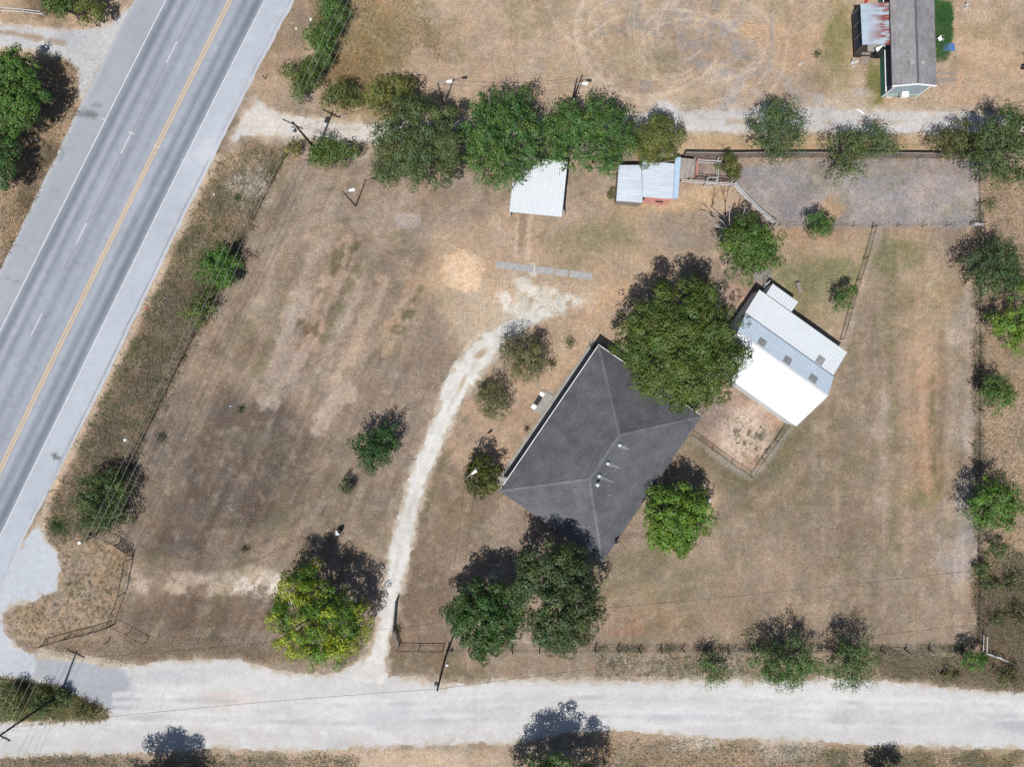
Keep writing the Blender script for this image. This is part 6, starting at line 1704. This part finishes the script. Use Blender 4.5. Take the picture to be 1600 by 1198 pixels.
scatter('weed_tufts', 900, [(1531, 860), (1600, 860), (1600, 1040), (1531, 1010)], .5, .14, 24, .8, .5, blades=8, spread=.14)
scatter('weed_tufts', 1500, VERGE, .4, .12, 25, .6, .5, blades=8, spread=.12)
scatter('straw_tufts', 12000, [(0, 0), (1600, 0), (1600, 1198), (0, 1198)], .08, .12, 26, 1.25, 0, blades=6, spread=.08, patch=(40, .1, 402))
scatter('field_grass', 60000, [(0, 0), (1600, 0), (1600, 1198), (0, 1198)], .09, .09, 5, 1.05, .03, spread=.12)
scatter('lawn_tufts', 16000, [(445, 250), (1525, 360), (1525, 1008), (180, 1000), (150, 840)], .1, .10, 6, 1.12, .02, patch=(46, .05, 400), spread=.16)
scatter('brush', 9000, [(1532, 870), (1640, 870), (1640, 1080), (1532, 1045)], .5, .12, 7, .95, .14, spread=.2)
scatter('brush', 6000, [(0, 1060), (60, 1070), (120, 1090), (168, 1120), (90, 1124), (0, 1124)], .4, .12, 8, 1.15, .2, avoid=False, spread=.2)
scatter('tall_grass', 12000, [(1532, 270), (1640, 270), (1640, 870), (1532, 870)], .3, .09, 9, 1.05, .05, spread=.12)
scatter('tall_grass', 14000, [(480, -10), (640, -10), (700, 70), (640, 120), (660, 165), (590, 180), (510, 150)], .35, .1, 10, 1.05, .2, patch=(50, -.25, 401), spread=.15, gcol=(140, 136, 72))
scatter('tall_grass', 9000, [(0, 80), (140, 100), (118, 180), (-2, 420), (-10, 80)], .3, .1, 11, 1.0, .12, spread=.15)
scatter('lawn_grass', 7000, [(1458, 0), (1488, 2), (1488, 55), (1480, 92), (1462, 96)], .12, .08, 12, 1.0, .7, avoid=False, gcol=(70, 118, 56))
scatter('roadside_weeds', 7000, [(1370, 1018), (1640, 1040), (1640, 1082), (1370, 1062)], .3, .1, 13, .95, .14, spread=.15)
scatter('roadside_weeds', 6000, [(60, 1018), (180, 985), (560, 1010), (560, 1030), (180, 1036)], .14, .09, 14, 1.0, .03, spread=.12)
scatter('roadside_weeds', 7000, [(-40, 1180), (420, 1178), (560, 1180), (560, 1230), (-40, 1230)], .25, .1, 15, .9, .25, spread=.15)
scatter('roadside_weeds', 9000, [(940, 1150), (1640, 1180), (1640, 1240), (940, 1240)], .22, .1, 16, .95, .2, spread=.15)

def stones(name, n, region, size, seed, col, on=None, patch=None):
    r = np.random.RandomState(seed); a = np.array(region, float)
    x = r.uniform(a[:, 0].min(), a[:, 0].max(), n * 3); y = r.uniform(a[:, 1].min(), a[:, 1].max(), n * 3)
    ok = poly_sd(x, y, region) > 0
    if patch: ok &= fbm(x, y, patch[0], patch[2], 3) > patch[1]
    x, y = x[ok][:n], y[ok][:n]; n = len(x); X = (x - 800) * CAM_H / FPX; Y = (599 - y) * CAM_H / FPX
    s_ = size * r.uniform(.4, 1.5, n); ang = r.uniform(0, 6.28, n)
    V = []
    for k in range(4):
        a_ = ang + k * np.pi / 2; q = s_ * r.uniform(.6, 1.1, n); V.append(np.stack([X + np.cos(a_) * q, Y + np.sin(a_) * q, np.full(n, .0)], 1))
    V.append(np.stack([X, Y, s_ * .7 + .012], 1)); V = np.stack(V, 1).reshape(-1, 3)
    b = np.arange(n)[:, None] * 5; F = np.concatenate([b + np.array([[0, 1, 4]]), b + np.array([[1, 2, 4]]), b + np.array([[2, 3, 4]]), b + np.array([[3, 0, 4]])], 0)
    c = np.array(alb(*col))[None] * r.uniform(.75, 1.15, n)[:, None]
    link(name, new_mesh(name, V, F, M_gravel, np.repeat(np.clip(c, 0, .8), 5, 0).astype(np.float32)), kind='stuff')
stones('gravel_stones', 3500, [(780, 420), (860, 430), (930, 455), (930, 485), (840, 500), (770, 500)], .05, 1, (222, 214, 202))
stones('gravel_stones', 2600, [(360, 895), (470, 895), (600, 880), (600, 940), (440, 945), (360, 925)], .06, 2, (212, 198, 180))
stones('gravel_stones', 5000, [(1064, 165), (1600, 175), (1600, 215), (1064, 212)], .05, 3, (205, 200, 196))
stones('gravel_stones', 2500, [(60, 1012), (180, 1030), (210, 1040), (60, 1030)], .06, 4, (220, 208, 190))
stones('gravel_stones', 2600, [(1000, 1055), (1250, 1058), (1250, 1066), (900, 1066), (740, 1066), (740, 1060)], .05, 5, (216, 208, 196))
stones('pebbles', 3000, [(900, 1020), (1190, 1020), (1190, 1060), (900, 1060)], .045, 6, (200, 192, 178), patch=(20, 0, 410))

print('tris about', sum(len(o.data.loops) - 2 * len(o.data.polygons) for o in COL.objects if o.type == 'MESH'), 'objects', len(COL.objects))
